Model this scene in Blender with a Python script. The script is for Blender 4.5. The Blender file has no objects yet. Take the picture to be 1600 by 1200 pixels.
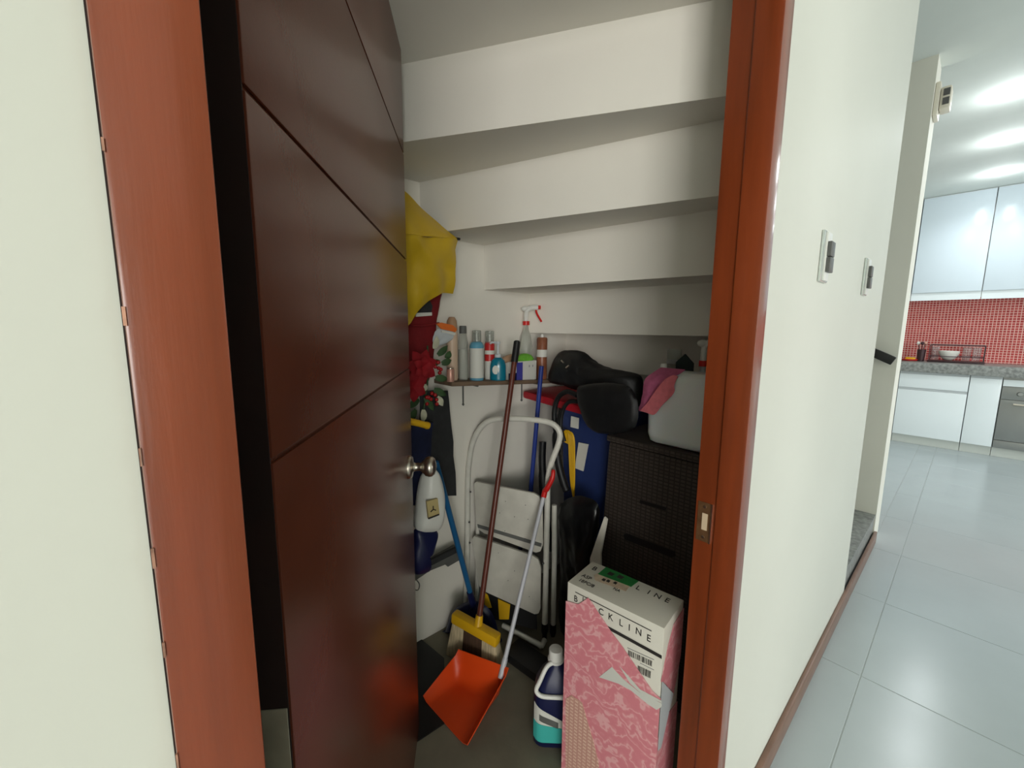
import bpy, bmesh, math, random
from mathutils import Vector, Matrix, noise
random.seed(7)
V = Vector
R_ = math.radians

# ------------------------------------------------------------------ camera
F_PX = 640.04
CAM_Y, CAM_H = -0.2706, 1.24
pit, rol, psi = R_(7.871), R_(0.4413), R_(41.766)
fw = V((math.sin(psi)*math.cos(pit), math.cos(psi)*math.cos(pit), -math.sin(pit)))
rt0 = V((math.cos(psi), -math.sin(psi), 0)); up0 = rt0.cross(fw)
RT = rt0*math.cos(rol) + up0*math.sin(rol)
UP = -rt0*math.sin(rol) + up0*math.cos(rol)
CAM = V((0, CAM_Y, CAM_H))
col = bpy.context.scene.collection
cd = bpy.data.cameras.new('camera'); cam = bpy.data.objects.new('camera', cd); col.objects.link(cam)
cd.sensor_width = 36; cd.lens = F_PX*36/1600; cd.clip_start = 0.02
M3 = Matrix((RT, UP, -fw)).transposed().to_4x4(); M3.translation = CAM
cam.matrix_world = M3
sc = bpy.context.scene
sc.camera = cam

# ------------------------------------------------------------------ world, daylight, exposure
w = bpy.data.worlds.new('world'); sc.world = w; w.use_nodes = True
w.node_tree.nodes['Background'].inputs[0].default_value = (0.80, 0.90, 1.0, 1)
w.node_tree.nodes['Background'].inputs[1].default_value = 0.35

def area(name, loc, target, sx, sy, power, color):
    l = bpy.data.lights.new(name, 'AREA'); l.shape = 'RECTANGLE'; l.size = sx; l.size_y = sy
    l.energy = power; l.color = color
    o = bpy.data.objects.new(name, l); col.objects.link(o); o.location = loc
    o.rotation_euler = (V(target)-V(loc)).to_track_quat('-Z', 'Y').to_euler()
    return o
# daylight by the two windows in the rear wall of the room
area('daylight_window_a', (-3.8, -4.86, 1.35), (-2.0, 0, 1.35), 3.2, 1.8, 238, (1.0, 0.98, 0.93))
area('daylight_window_b', (3.4, -4.86, 1.45), (3.4, 0, 1.2), 3.6, 1.9, 122, (0.94, 0.98, 1.0))

vs = sc.view_settings
vs.view_transform = 'Standard'; vs.look = 'None'; vs.gamma = 1.0; vs.exposure = 0.0
vs.use_curve_mapping = False

# ------------------------------------------------------------------ helpers: pixel rays
def ray(x, y): return fw*F_PX + RT*(x-800) - UP*(y-600)
def at(x, y, X=None, Y=None, Z=None):
    r = ray(x, y)
    t = (X-CAM.x)/r.x if X is not None else (Y-CAM.y)/r.y if Y is not None else (Z-CAM.z)/r.z
    return CAM + r*t
def atp(x, y, O, n):
    r = ray(x, y); return CAM + r*((V(O)-CAM).dot(n)/r.dot(n))

# ------------------------------------------------------------------ materials
def lin(c): return tuple(((v/255)/12.92 if v/255 <= .04045 else ((v/255+.055)/1.055)**2.4) for v in c)
def mat(name, rgb, rough=.5, metal=0., var=.0, vscale=8., bump=0., bscale=60., stretch=(1,1,1), trans=0., ior=1.45,
        emit=0., coat=0., spec=.5, rgb2=None, sub=0.):
    m = bpy.data.materials.new(name); m.use_nodes = True
    nt = m.node_tree; b = nt.nodes['Principled BSDF']
    c = lin(rgb)
    b.inputs['Base Color'].default_value = (*c, 1); b.inputs['Roughness'].default_value = rough
    b.inputs['Metallic'].default_value = metal; b.inputs['IOR'].default_value = ior
    b.inputs['Specular IOR Level'].default_value = spec
    b.inputs['Transmission Weight'].default_value = trans
    b.inputs['Coat Weight'].default_value = coat; b.inputs['Coat Roughness'].default_value = .15
    if sub: 
        b.inputs['Subsurface Weight'].default_value = sub; b.inputs['Subsurface Scale'].default_value = .02
    if emit:
        b.inputs['Emission Color'].default_value = (*c, 1); b.inputs['Emission Strength'].default_value = emit
    tc = nt.nodes.new('ShaderNodeTexCoord'); mp = nt.nodes.new('ShaderNodeMapping')
    mp.inputs['Scale'].default_value = stretch
    nt.links.new(tc.outputs['Object'], mp.inputs['Vector'])
    if var or rgb2:
        n = nt.nodes.new('ShaderNodeTexNoise'); n.inputs['Scale'].default_value = vscale; n.inputs['Detail'].default_value = 5
        nt.links.new(mp.outputs[0], n.inputs['Vector'])
        rp = nt.nodes.new('ShaderNodeValToRGB'); nt.links.new(n.outputs['Fac'], rp.inputs[0])
        lo = tuple(v*(1-var) for v in c); hi = tuple(min(1, v*(1+var)) for v in c)
        if rgb2: lo, hi = c, lin(rgb2)
        rp.color_ramp.elements[0].color = (*lo, 1); rp.color_ramp.elements[1].color = (*hi, 1)
        rp.color_ramp.elements[0].position = .35; rp.color_ramp.elements[1].position = .65
        nt.links.new(rp.outputs[0], b.inputs['Base Color'])
    if bump:
        n2 = nt.nodes.new('ShaderNodeTexNoise'); n2.inputs['Scale'].default_value = bscale; n2.inputs['Detail'].default_value = 4
        nt.links.new(mp.outputs[0], n2.inputs['Vector'])
        bp = nt.nodes.new('ShaderNodeBump'); bp.inputs['Strength'].default_value = bump; bp.inputs['Distance'].default_value = .004
        nt.links.new(n2.outputs['Fac'], bp.inputs['Height']); nt.links.new(bp.outputs[0], b.inputs['Normal'])
    return m

M = {}
M['wall'] = mat('white_wall_paint_darkened', (213, 213, 202), .55, var=.02, vscale=2, bump=.08, bscale=25)  # colour darkened to hold down the strong light on the hall walls
M['stairwhite'] = mat('white_stair_paint_lightened', (236, 232, 222), .7, var=.02, vscale=3, bump=.08, bscale=20)  # colour lightened to make up for weak light under the stairs
M['wallin'] = mat('closet_wall_paint_lightened', (234, 230, 220), .7, var=.03, vscale=3, bump=.1, bscale=20)  # colour lightened too, in place of more light inside the closet
M['ceil'] = mat('ceiling_paint', (226, 232, 226), .8, var=.01)
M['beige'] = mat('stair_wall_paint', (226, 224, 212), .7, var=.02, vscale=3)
M['jamb'] = mat('red_brown_varnish', (133, 60, 29), .30, var=.18, vscale=5, bump=.05, bscale=40, stretch=(6, 6, .5), coat=.6)
M['chip'] = mat('chipped_paint_edge', (176, 130, 108), .6, var=.5, vscale=60)
M['door'] = mat('dark_brown_lacquer', (86, 42, 26), .27, var=.08, vscale=4, stretch=(2, 2, 2), bump=.03, bscale=140)
M['dooredge'] = mat('dark_door_edge', (30, 12, 6), .7, var=.2, vscale=20)  # very dark brown, also used for the frame seam
M['base'] = mat('brown_baseboard_wood', (122, 92, 76), .35, var=.12, vscale=10, stretch=(1, 4, 4))
M['conc'] = mat('closet_floor_cement', (122, 116, 100), .75, var=.18, vscale=5, bump=.15, bscale=50)
M['tile'] = mat('grey_porcelain_tile', (177, 185, 187), .22, var=.025, vscale=3)
M['grout'] = mat('grout', (176, 182, 181), .9)
M['granite'] = mat('grey_granite', (150, 152, 148), .35, rgb2=(112, 114, 112), vscale=40)
M['wood_tread'] = mat('brown_stone_tread', (120, 98, 78), .5, var=.2, vscale=12)
M['steel'] = mat('satin_steel', (190, 182, 170), .28, metal=1.)
M['hinge'] = mat('dull_hinge_metal', (150, 146, 128), .55, metal=.3, var=.1, vscale=30)
M['brass'] = mat('aged_strike_plate', (140, 104, 72), .4, metal=.7, var=.2, vscale=30)
M['socket'] = mat('pale_strike_recess', (214, 190, 160), .6)
M['chrome'] = mat('switch_silver', (205, 212, 208), .2, metal=.55)
M['dgrey'] = mat('switch_dark_grey', (92, 92, 90), .4, metal=.2)
M['black'] = mat('black_plastic', (22, 22, 23), .45, var=.15, vscale=20)
M['blackbag'] = mat('black_bag_fabric', (17, 18, 20), .5, bump=.5, bscale=25, var=.2, vscale=15)
M['bin_liner'] = mat('black_bin_liner', (14, 15, 17), .28, bump=.6, bscale=18)
M['cabwhite'] = mat('white_gloss_cabinet', (232, 240, 242), .2)
M['cabblue'] = mat('pale_blue_white_cabinet', (214, 226, 234), .2)
M['gap'] = mat('cabinet_grey_rail', (186, 192, 194), .5)  # even grey of the strips between cabinet fronts
M['plinth'] = mat('plinth_white', (205, 210, 204), .4)
M['ovenm'] = mat('oven_steel', (150, 152, 150), .32, metal=.6)
M['cream'] = mat('cream_plastic', (222, 216, 200), .4)
M['whitepl'] = mat('white_plastic', (224, 224, 218), .35)
M['white_enamel'] = mat('white_enamel_tube', (214, 212, 202), .3, var=.05, vscale=30)
M['step_enamel'] = mat('speckled_step_enamel', (196, 193, 182), .45, var=.08, vscale=14)
M['yellow'] = mat('yellow_nylon', (206, 170, 32), .45, var=.06, vscale=10, bump=.15, bscale=20)
M['yellowpl'] = mat('yellow_plastic', (222, 172, 26), .4)
M['redcloth'] = mat('dark_red_cloth', (120, 18, 24), .85, var=.12, vscale=20, bump=.2, bscale=90)
M['petal'] = mat('red_velvet_petal', (142, 8, 22), .8, var=.15, vscale=30)
M['leaf'] = mat('green_fabric_leaf', (52, 78, 44), .7, var=.25, vscale=40)
M['paleleaf'] = mat('pale_leaf', (196, 196, 172), .7, var=.1, vscale=40)
M['berry'] = mat('red_berry', (160, 28, 30), .3)
M['charcoal'] = mat('charcoal_cloth', (46, 47, 48), .95, var=.12, vscale=40, bump=.25, bscale=120)
M['navy'] = mat('navy_cloth', (22, 30, 62), .9, var=.15, vscale=30)
M['navypl'] = mat('navy_plastic', (20, 26, 66), .35)
M['bluepole'] = mat('blue_painted_pole', (26, 92, 140), .4)
M['bluepole2'] = mat('deep_blue_pole', (34, 54, 130), .4)
M['bluebin'] = mat('blue_bin_plastic', (34, 52, 104), .5, var=.06, vscale=8)
M['brownpole'] = mat('brown_lacquer_pole', (98, 50, 38), .35, var=.12, vscale=20, stretch=(4, 4, .4))
M['bristle_cream'] = mat('cream_bristle', (196, 178, 144), .9, var=.25, vscale=120, stretch=(1, 1, .05), bump=.6, bscale=200)
M['bristle_brown'] = mat('brown_bristle', (76, 54, 38), .9, var=.3, vscale=120, stretch=(1, 1, .05), bump=.6, bscale=200)
M['orange'] = mat('orange_plastic', (226, 74, 18), .4)
M['redpl'] = mat('red_plastic', (204, 34, 30), .35)
M['redlid'] = mat('dark_red_plastic', (168, 24, 38), .45)
M['poleswhite'] = mat('pale_grey_pole', (196, 198, 204), .35)
M['grey'] = mat('mid_grey_plastic', (92, 93, 90), .6, var=.1, vscale=20)
M['teal'] = mat('teal_label', (64, 178, 170), .5)
M['labelw'] = mat('white_label', (214, 214, 206), .6)
M['ink'] = mat('dark_print', (44, 40, 38), .8)
M['card'] = mat('white_carton', (222, 218, 206), .7, var=.02, vscale=8)
M['greentape'] = mat('green_tape', (40, 120, 60), .35, var=.15, vscale=30)
M['stain'] = mat('old_brown_tape', (206, 184, 160), .5, var=.12, vscale=60)
M['clear'] = mat('clear_plastic', (225, 228, 224), .12, trans=.85, ior=1.2)
M['milky'] = mat('milky_plastic', (216, 222, 226), .35, trans=.25, ior=1.3)
M['hdpe'] = mat('translucent_hdpe', (238, 242, 242), .35, sub=.3, var=.02, vscale=6)
M['mauve'] = mat('mauve_microfibre', (186, 96, 132), .95, var=.08, vscale=60, bump=.3, bscale=150)
M['salmon'] = mat('salmon_microfibre', (226, 122, 132), .95, var=.08, vscale=60, bump=.3, bscale=150)
M['dkgreen'] = mat('dark_green_card', (22, 40, 40), .6)
M['beigebot'] = mat('beige_bottle_plastic', (206, 180, 156), .4)
M['tan'] = mat('tan_cap_plastic', (172, 138, 108), .4)
M['pinkcan'] = mat('pink_copper_can', (196, 148, 132), .35, metal=.3)
M['bluebot'] = mat('light_blue_bottle', (96, 160, 186), .35)
M['redcan'] = mat('red_can_paint', (190, 44, 44), .35)
M['tealliq'] = mat('teal_liquid_bottle', (16, 116, 140), .2, coat=.4)
M['greensp'] = mat('green_scourer', (108, 178, 56), .9, bump=.8, bscale=60, var=.2, vscale=30)
M['browncan'] = mat('brown_spray_can', (134, 82, 58), .35, var=.2, vscale=25)
M['shelfwood'] = mat('shelf_brown_wood', (112, 92, 74), .6, var=.15, vscale=15, stretch=(1, 6, 6))
M['violet'] = mat('blue_violet_print', (66, 66, 150), .5)
M['lamp'] = mat('downlight_glow', (240, 248, 255), .5, emit=14)
M['orangepk'] = mat('orange_packet', (222, 112, 44), .5)
M['glass'] = mat('drinking_glass', (235, 240, 240), .05, trans=.95, ior=1.3)
M['ceramic'] = mat('white_ceramic', (226, 224, 216), .2)
M['red_tray'] = mat('red_tray', (176, 40, 36), .4)
M['rackm'] = mat('dark_bronze_rack', (60, 40, 44), .35, metal=.3)
M['tan_paper'] = mat('tan_sticker', (190, 172, 120), .6)
M['greytag'] = mat('grey_sticker', (150, 150, 152), .6)

def floral():
    m = mat('pink_floral_wrap', (205, 112, 122), .32, bump=.2, bscale=60); nt = m.node_tree; b = nt.nodes['Principled BSDF']
    tc = nt.nodes.new('ShaderNodeTexCoord')
    n = nt.nodes.new('ShaderNodeTexNoise'); n.inputs['Scale'].default_value = 14; n.inputs['Detail'].default_value = 3
    mx = nt.nodes.new('ShaderNodeMixRGB'); mx.inputs[0].default_value = .12
    nt.links.new(tc.outputs['Object'], n.inputs['Vector']); nt.links.new(tc.outputs['Object'], mx.inputs[1]); nt.links.new(n.outputs['Color'], mx.inputs[2])
    wv = nt.nodes.new('ShaderNodeTexWave'); wv.wave_type = 'RINGS'; wv.inputs['Scale'].default_value = 11; wv.inputs['Distortion'].default_value = 9; wv.inputs['Detail'].default_value = 2; wv.inputs['Detail Scale'].default_value = 2.5
    nt.links.new(mx.outputs[0], wv.inputs['Vector'])
    rp = nt.nodes.new('ShaderNodeValToRGB'); e = rp.color_ramp.elements
    e[0].color = (*lin((222, 136, 146)), 1); e[0].position = .2; e[1].color = (*lin((236, 176, 180)), 1); e[1].position = .95
    k = e.new(.8); k.color = (*lin((227, 147, 155)), 1)
    nt.links.new(wv.outputs['Fac'], rp.inputs[0]); nt.links.new(rp.outputs[0], b.inputs['Base Color'])
    return m
M['floral'] = floral()
def brick(name, c1, c2, grout, sx, sy, rough, axis, gw=.1, bump=.3):
    m = mat(name, c1, rough); nt = m.node_tree; b = nt.nodes['Principled BSDF']
    tc = nt.nodes.new('ShaderNodeTexCoord'); sp = nt.nodes.new('ShaderNodeSeparateXYZ'); cb = nt.nodes.new('ShaderNodeCombineXYZ')
    nt.links.new(tc.outputs['Object'], sp.inputs[0])
    nt.links.new(sp.outputs[axis[0]], cb.inputs[0]); nt.links.new(sp.outputs[axis[1]], cb.inputs[1])
    br = nt.nodes.new('ShaderNodeTexBrick'); br.offset = 0; br.inputs['Scale'].default_value = 1
    br.inputs['Brick Width'].default_value = sx; br.inputs['Row Height'].default_value = sy; br.inputs['Mortar Size'].default_value = gw*sx
    br.inputs['Color1'].default_value = (*lin(c1), 1); br.inputs['Color2'].default_value = (*lin(c2), 1); br.inputs['Mortar'].default_value = (*lin(grout), 1)
    nt.links.new(cb.outputs[0], br.inputs['Vector']); nt.links.new(br.outputs['Color'], b.inputs['Base Color'])
    bp = nt.nodes.new('ShaderNodeBump'); bp.inputs['Strength'].default_value = bump; bp.inputs['Distance'].default_value = .002; bp.invert = True
    nt.links.new(br.outputs['Fac'], bp.inputs['Height']); nt.links.new(bp.outputs[0], b.inputs['Normal'])
    return m
M['mosaic'] = brick('red_mosaic_backsplash', (172, 44, 46), (196, 72, 70), (232, 196, 186), .026, .026, .3, ('Y', 'Z'), .1)
M['weave'] = brick('dark_woven_rattan', (70, 62, 57), (80, 72, 66), (52, 45, 41), .018, .012, .5, ('Y', 'Z'), .14, .7)
M['bubble'] = brick('beige_bubble_film', (236, 204, 184), (230, 194, 176), (208, 158, 144), .014, .010, .3, ('Y', 'Z'), .2, .6)

# ------------------------------------------------------------------ helpers: mesh building
ORI = {}
class MB:
    def __init__(s): s.v = []; s.f = []
    def add(s, vs_, fs):
        k = len(s.v); s.v += [V(p) for p in vs_]; s.f += [tuple(i+k for i in q) for q in fs]; return s
    def box(s, x0, x1, y0, y1, z0, z1):
        return s.add([(x, y, z) for z in (z0, z1) for y in (y0, y1) for x in (x0, x1)],
                     [(0, 2, 3, 1), (4, 5, 7, 6), (0, 1, 5, 4), (2, 6, 7, 3), (0, 4, 6, 2), (1, 3, 7, 5)])
    def obox(s, c, ax, ay, az):           # centre and three half vectors
        c, ax, ay, az = V(c), V(ax), V(ay), V(az)
        return s.add([c+ax*i+ay*j+az*k for k in (-1, 1) for j in (-1, 1) for i in (-1, 1)],
                     [(0, 2, 3, 1), (4, 5, 7, 6), (0, 1, 5, 4), (2, 6, 7, 3), (0, 4, 6, 2), (1, 3, 7, 5)])
    def prism(s, poly, vec):
        n = len(poly); vec = V(vec)
        return s.add([V(p) for p in poly] + [V(p)+vec for p in poly],
                     [tuple(range(n))[::-1], tuple(range(n, 2*n))] + [(i, (i+1) % n, n+(i+1) % n, n+i) for i in range(n)])
    def tube(s, pts, r, n=10, closed=False):
        pts = [V(p) for p in pts]; N = len(pts)
        rs = r if isinstance(r, (list, tuple)) else [r]*N
        vs_, fs = [], []; prev = None
        for i, p in enumerate(pts):
            a = pts[(i-1) % N] if (closed or i) else p; b = pts[(i+1) % N] if (closed or i < N-1) else p
            t = (b-a).normalized()
            if prev is None:
                u = t.orthogonal().normalized()
            else:
                u = (prev - t*prev.dot(t)).normalized()
            prev = u; q = t.cross(u)
            vs_ += [p + (u*math.cos(2*math.pi*k/n) + q*math.sin(2*math.pi*k/n))*rs[i] for k in range(n)]
        for i in range(N if closed else N-1):
            j = (i+1) % N
            fs += [(i*n+k, i*n+(k+1) % n, j*n+(k+1) % n, j*n+k) for k in range(n)]
        if not closed: fs += [tuple(range(n))[::-1], tuple(range((N-1)*n, N*n))]
        return s.add(vs_, fs)
    def lathe(s, base, prof, axis=(0, 0, 1), n=20, sx=1., sy=1., xdir=None):   # prof: (radius, height)
        ax = V(axis).normalized(); u = V(xdir).normalized() if xdir else ax.orthogonal().normalized(); q = ax.cross(u); base = V(base)
        vs_, fs = [], []
        for r, hh in prof:
            vs_ += [base + ax*hh + u*(r*sx*math.cos(2*math.pi*k/n)) + q*(r*sy*math.sin(2*math.pi*k/n)) for k in range(n)]
        for i in range(len(prof)-1):
            fs += [(i*n+k, i*n+(k+1) % n, (i+1)*n+(k+1) % n, (i+1)*n+k) for k in range(n)]
        fs += [tuple(range(n))[::-1], tuple(range((len(prof)-1)*n, len(prof)*n))]
        return s.add(vs_, fs)
    def ell(s, c, rx, ry, rz, n=12, m=8):
        c = V(c); vs_ = [c+V((0, 0, rz))]; fs = []
        for i in range(1, m):
            a = math.pi*i/m
            vs_ += [c+V((rx*math.sin(a)*math.cos(2*math.pi*k/n), ry*math.sin(a)*math.sin(2*math.pi*k/n), rz*math.cos(a))) for k in range(n)]
        vs_.append(c-V((0, 0, rz)))
        fs += [(0, 1+k, 1+(k+1) % n) for k in range(n)]
        for i in range(m-2):
            fs += [(1+i*n+k, 1+(i+1)*n+k, 1+(i+1)*n+(k+1) % n, 1+i*n+(k+1) % n) for k in range(n)]
        L = 1+(m-2)*n
        fs += [(L+k, len(vs_)-1, L+(k+1) % n) for k in range(n)]
        return s.add(vs_, fs)
    def blob(s, outline, nrm, T, rough=0., nsc=12., rings=10, dense=6, back=1., pw=.5):
        # inflated body from an outline (points in one plane), bulging along nrm both ways
        out = catmull([V(p) for p in outline], dense, True); nrm = V(nrm).normalized()
        c = sum(out, V())/len(out); N = len(out); vs_ = []; fs = []
        for side in (1, -back):
            k0 = len(vs_); vs_.append(c+nrm*T*side)
            for i in range(1, rings+1):
                r = i/rings; hgt = T*side*max(0, 1-r**2.4)**pw
                for p in out:
                    q = c+(p-c)*r + nrm*hgt
                    if rough: q = q + V(noise.noise_vector(q*nsc))*rough + V(noise.noise_vector(q*nsc*2.7))*rough*.4
                    vs_.append(q)
            fs += [(k0, k0+1+k, k0+1+(k+1) % N) for k in range(N)]
            for i in range(rings-1):
                a, b = k0+1+i*N, k0+1+(i+1)*N
                fs += [(a+k, b+k, b+(k+1) % N, a+(k+1) % N) for k in range(N)]
        s.add(vs_, fs); s.weld = True; return s
    weld = False
    def grid(s, P, th=0.):               # P[i][j] points; optional thickness by solidify
        n, m = len(P), len(P[0])
        s.add([p for row in P for p in row], [(i*m+j, i*m+j+1, (i+1)*m+j+1, (i+1)*m+j) for i in range(n-1) for j in range(m-1)])
        s.th = th; return s
    th = 0.
    def build(s, name, m, parent=None, bev=0., seg=2, ang=35, tri=False, flat=False):
        if parent is not None: org = ORI[parent.name]
        else:
            xs = [p.x for p in s.v]; ys = [p.y for p in s.v]; zs = [p.z for p in s.v]
            org = V(((min(xs)+max(xs))/2, (min(ys)+max(ys))/2, min(zs)))
        me = bpy.data.meshes.new(name); me.from_pydata([tuple(p-org) for p in s.v], [], s.f)
        bm = bmesh.new(); bm.from_mesh(me)
        if s.weld: bmesh.ops.remove_doubles(bm, verts=bm.verts, dist=.0006)
        bmesh.ops.recalc_face_normals(bm, faces=bm.faces)
        if s.th: bmesh.ops.solidify(bm, geom=bm.faces[:], thickness=s.th); bmesh.ops.recalc_face_normals(bm, faces=bm.faces)
        if bev:
            ed = [e for e in bm.edges if len(e.link_faces) == 2 and e.calc_face_angle(0) > .6]
            bmesh.ops.bevel(bm, geom=ed, offset=bev, segments=seg, affect='EDGES', profile=.6, clamp_overlap=True)
        bm.to_mesh(me); bm.free()
        if not flat:
            me.polygons.foreach_set('use_smooth', [True]*len(me.polygons)); me.set_sharp_from_angle(angle=R_(ang))
        me.materials.append(M[m] if isinstance(m, str) else m)
        o = bpy.data.objects.new(name, me); col.objects.link(o)
        if parent is not None: o.parent = parent
        else: o.location = org
        ORI[o.name] = org
        return o

def catmull(p, k, closed=False):
    p = [V(q) for q in p]; n = len(p); out = []
    for i in range(n if closed else n-1):
        a, b, c, d = (p[(i-1) % n], p[i], p[(i+1) % n], p[(i+2) % n]) if closed else (p[max(i-1, 0)], p[i], p[i+1], p[min(i+2, n-1)])
        for j in range(k):
            t = j/k
            out.append(.5*((2*b) + (c-a)*t + (2*a-5*b+4*c-d)*t*t + (3*b-a-3*c+d)*t**3))
    if not closed: out.append(p[-1])
    return out
def tag(o, label=None, cat=None, group=None, kind=None):
    if label: o['label'] = label
    if cat: o['category'] = cat
    if group: o['group'] = group
    if kind: o['kind'] = kind
    return o
def thing(name, loc, label, cat, group=None, kind=None):
    o = bpy.data.objects.new(name, None); col.objects.link(o); o.location = loc; o.empty_display_size = .05
    ORI[o.name] = V(loc)
    return tag(o, label, cat, group, kind)
def B(*a): return MB().box(*a)
def text(body, size, O, right, up, m, parent, name='lettering', spacing=1., squash=1.):
    cu = bpy.data.curves.new('txt', 'FONT'); cu.body = body; cu.size = size; cu.space_character = spacing; cu.extrude = .0003
    t = bpy.data.objects.new('txt', cu); col.objects.link(t)
    bpy.context.view_layer.update()
    me = bpy.data.meshes.new_from_object(t.evaluated_get(bpy.context.evaluated_depsgraph_get()))
    bpy.data.objects.remove(t)
    r, u = V(right).normalized(), V(up).normalized(); n = r.cross(u)
    X = Matrix((r*squash, u, n)).transposed().to_4x4(); X.translation = V(O)-ORI[parent.name]
    me.transform(X); me.materials.clear(); me.materials.append(M[m])
    o = bpy.data.objects.new(name, me); col.objects.link(o); o.parent = parent; ORI[o.name] = ORI[parent.name]
    return o

# ================================================================== SETTING
def struct(o, label, cat): return tag(o, label, cat, kind='structure')
XE, XE2 = 2.2728, 3.105         # end of the closet wall, start of the wall beyond the stair opening
A1, A2, RJ, RP = -.0065, .0336, .8314, .876
DT = 1.915
YB = 1.0664
CH, KH = 2.62, 2.655            # hall and kitchen ceiling

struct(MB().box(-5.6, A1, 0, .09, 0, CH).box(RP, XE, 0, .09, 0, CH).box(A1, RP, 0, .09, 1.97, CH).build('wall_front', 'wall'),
       'white painted wall with the closet doorway and two light switches', 'wall')
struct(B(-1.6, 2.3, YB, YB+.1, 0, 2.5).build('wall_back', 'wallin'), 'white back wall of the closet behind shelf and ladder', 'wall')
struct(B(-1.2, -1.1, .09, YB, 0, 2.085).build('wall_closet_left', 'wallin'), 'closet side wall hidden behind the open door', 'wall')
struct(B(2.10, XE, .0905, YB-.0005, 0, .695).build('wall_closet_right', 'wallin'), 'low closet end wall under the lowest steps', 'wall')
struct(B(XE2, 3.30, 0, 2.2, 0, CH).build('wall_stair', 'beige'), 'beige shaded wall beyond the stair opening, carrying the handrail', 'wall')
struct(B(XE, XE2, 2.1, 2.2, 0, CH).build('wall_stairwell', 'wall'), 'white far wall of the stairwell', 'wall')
struct(B(-1.2, 2.3, .0, YB, -.12, 0).build('floor_closet', 'conc'), 'dull grey cement floor of the closet', 'floor')
struct(B(-5.6, 3.27, -5.1, 0.0, CH, CH+.12).build('ceiling_hall', 'ceil'), 'white hall ceiling in shade', 'ceiling')
struct(B(XE, 3.27, 0.0, 2.2, CH, CH+.12).build('ceiling_stair', 'ceil'), 'shaded ceiling above the stair opening', 'ceiling')
struct(B(3.27, 6.95, -5.1, 2.2, KH, KH+.12).build('ceiling_kitchen', 'ceil'), 'bright white kitchen ceiling with a row of downlights', 'ceiling')
struct(B(-5.7, -5.6, -5.1, .09, 0, CH).build('wall_left', 'wall'), 'white wall at the far left end of the hall', 'wall')
struct(B(.30, 1.25, -1.45, -1.35, 0, CH).build('wall_light_blocker', 'wall'), 'unseen white panel added across the hall to block window light', 'wall')  # added out of view to keep window light off the left wall
wf = MB()
WIN = ((-5.4, -2.2), (1.6, 5.2))
for x0, x1 in ((-5.6, -5.4), (-2.2, 1.6), (5.2, 6.95)): wf.box(x0, x1, -5.1, -5.0, 0, KH)
for x0, x1 in WIN: wf.box(x0, x1, -5.1, -5.0, 0, .45).box(x0, x1, -5.1, -5.0, 2.3, KH)
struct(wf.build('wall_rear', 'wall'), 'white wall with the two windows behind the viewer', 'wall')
for k, (x0, x1) in enumerate(WIN):
    wd = thing('window_%d' % (k+1), ((x0+x1)/2, -5.05, .45), 'white framed window in the rear wall '+('towards the kitchen' if k else 'towards the hall end'), 'window', kind='structure')
    fr = MB().box(x0, x1, -5.07, -5.03, .45, .5).box(x0, x1, -5.07, -5.03, 2.25, 2.3)
    for x in (x0, x1-.05, (x0+x1)/2-.025): fr.box(x, x+.05, -5.07, -5.03, .45, 2.3)
    fr.build('window_frame', 'whitepl', wd)
kw = struct(B(6.75, 6.9, -5.1, 2.2, 0, KH).build('wall_kitchen', 'wall'), 'kitchen rear wall behind the cabinets', 'wall')
B(6.742, 6.752, -4.9, 2.2, .9, 1.60).build('backsplash', 'mosaic', kw)['label'] = 'red mosaic tile backsplash with pale grout'
struct(B(3.3, 6.95, 2.1, 2.2, 0, KH).build('wall_kitchen_side', 'wall'), 'white kitchen side wall past the cabinets', 'wall')

# tiled floor
fl = struct(MB().box(-5.6, 6.95, -5.1, 0, -.12, -.0014).box(3.3, 6.95, 0, 2.2, -.12, -.0014).build('floor', 'grout'), 'large glossy grey tiles of hall and kitchen floor', 'floor')
def cuts(a, b, o, s):
    k = math.ceil((a-o)/s+1e-6); r = [a]
    while o+k*s < b-1e-6: r.append(o+k*s); k += 1
    return r+[b]
g = .0013
tile_mesh = {}
def tiles(x0, x1, y0, y1):
    xs, ys = cuts(x0, x1, 1.83, .6), cuts(y0, y1, -.128, .6)
    for a, b in zip(xs, xs[1:]):
        for c, d in zip(ys, ys[1:]):
            key = (round(b-a, 4), round(d-c, 4))
            if key not in tile_mesh:
                o = MB().box(a+g, b-g, c+g, d-g, -.006, 0).build('tile', 'tile', None, bev=.0012, seg=1)
                tile_mesh[key] = o.data; o.parent = fl; o.location = o.location-ORI[fl.name]
            else:
                o = bpy.data.objects.new('tile', tile_mesh[key]); col.objects.link(o); o.parent = fl
                o.location = V(((a+b)/2, (c+d)/2, -.006))-ORI[fl.name]
tiles(-5.6, 6.85, -5.0, 0); tiles(3.3, 6.85, 0, 2.1)

# baseboard
struct(B(RP+.002, XE2+.01, -.014, -.0005, 0, .068).build('baseboard_right', 'base', bev=.003), 'brown wooden baseboard along the foot of the wall', 'baseboard')
struct(B(-5.6, A1-.002, -.014, -.0005, 0, .068).build('baseboard_left', 'base', bev=.003), 'brown wooden baseboard left of the doorway', 'baseboard')

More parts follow.
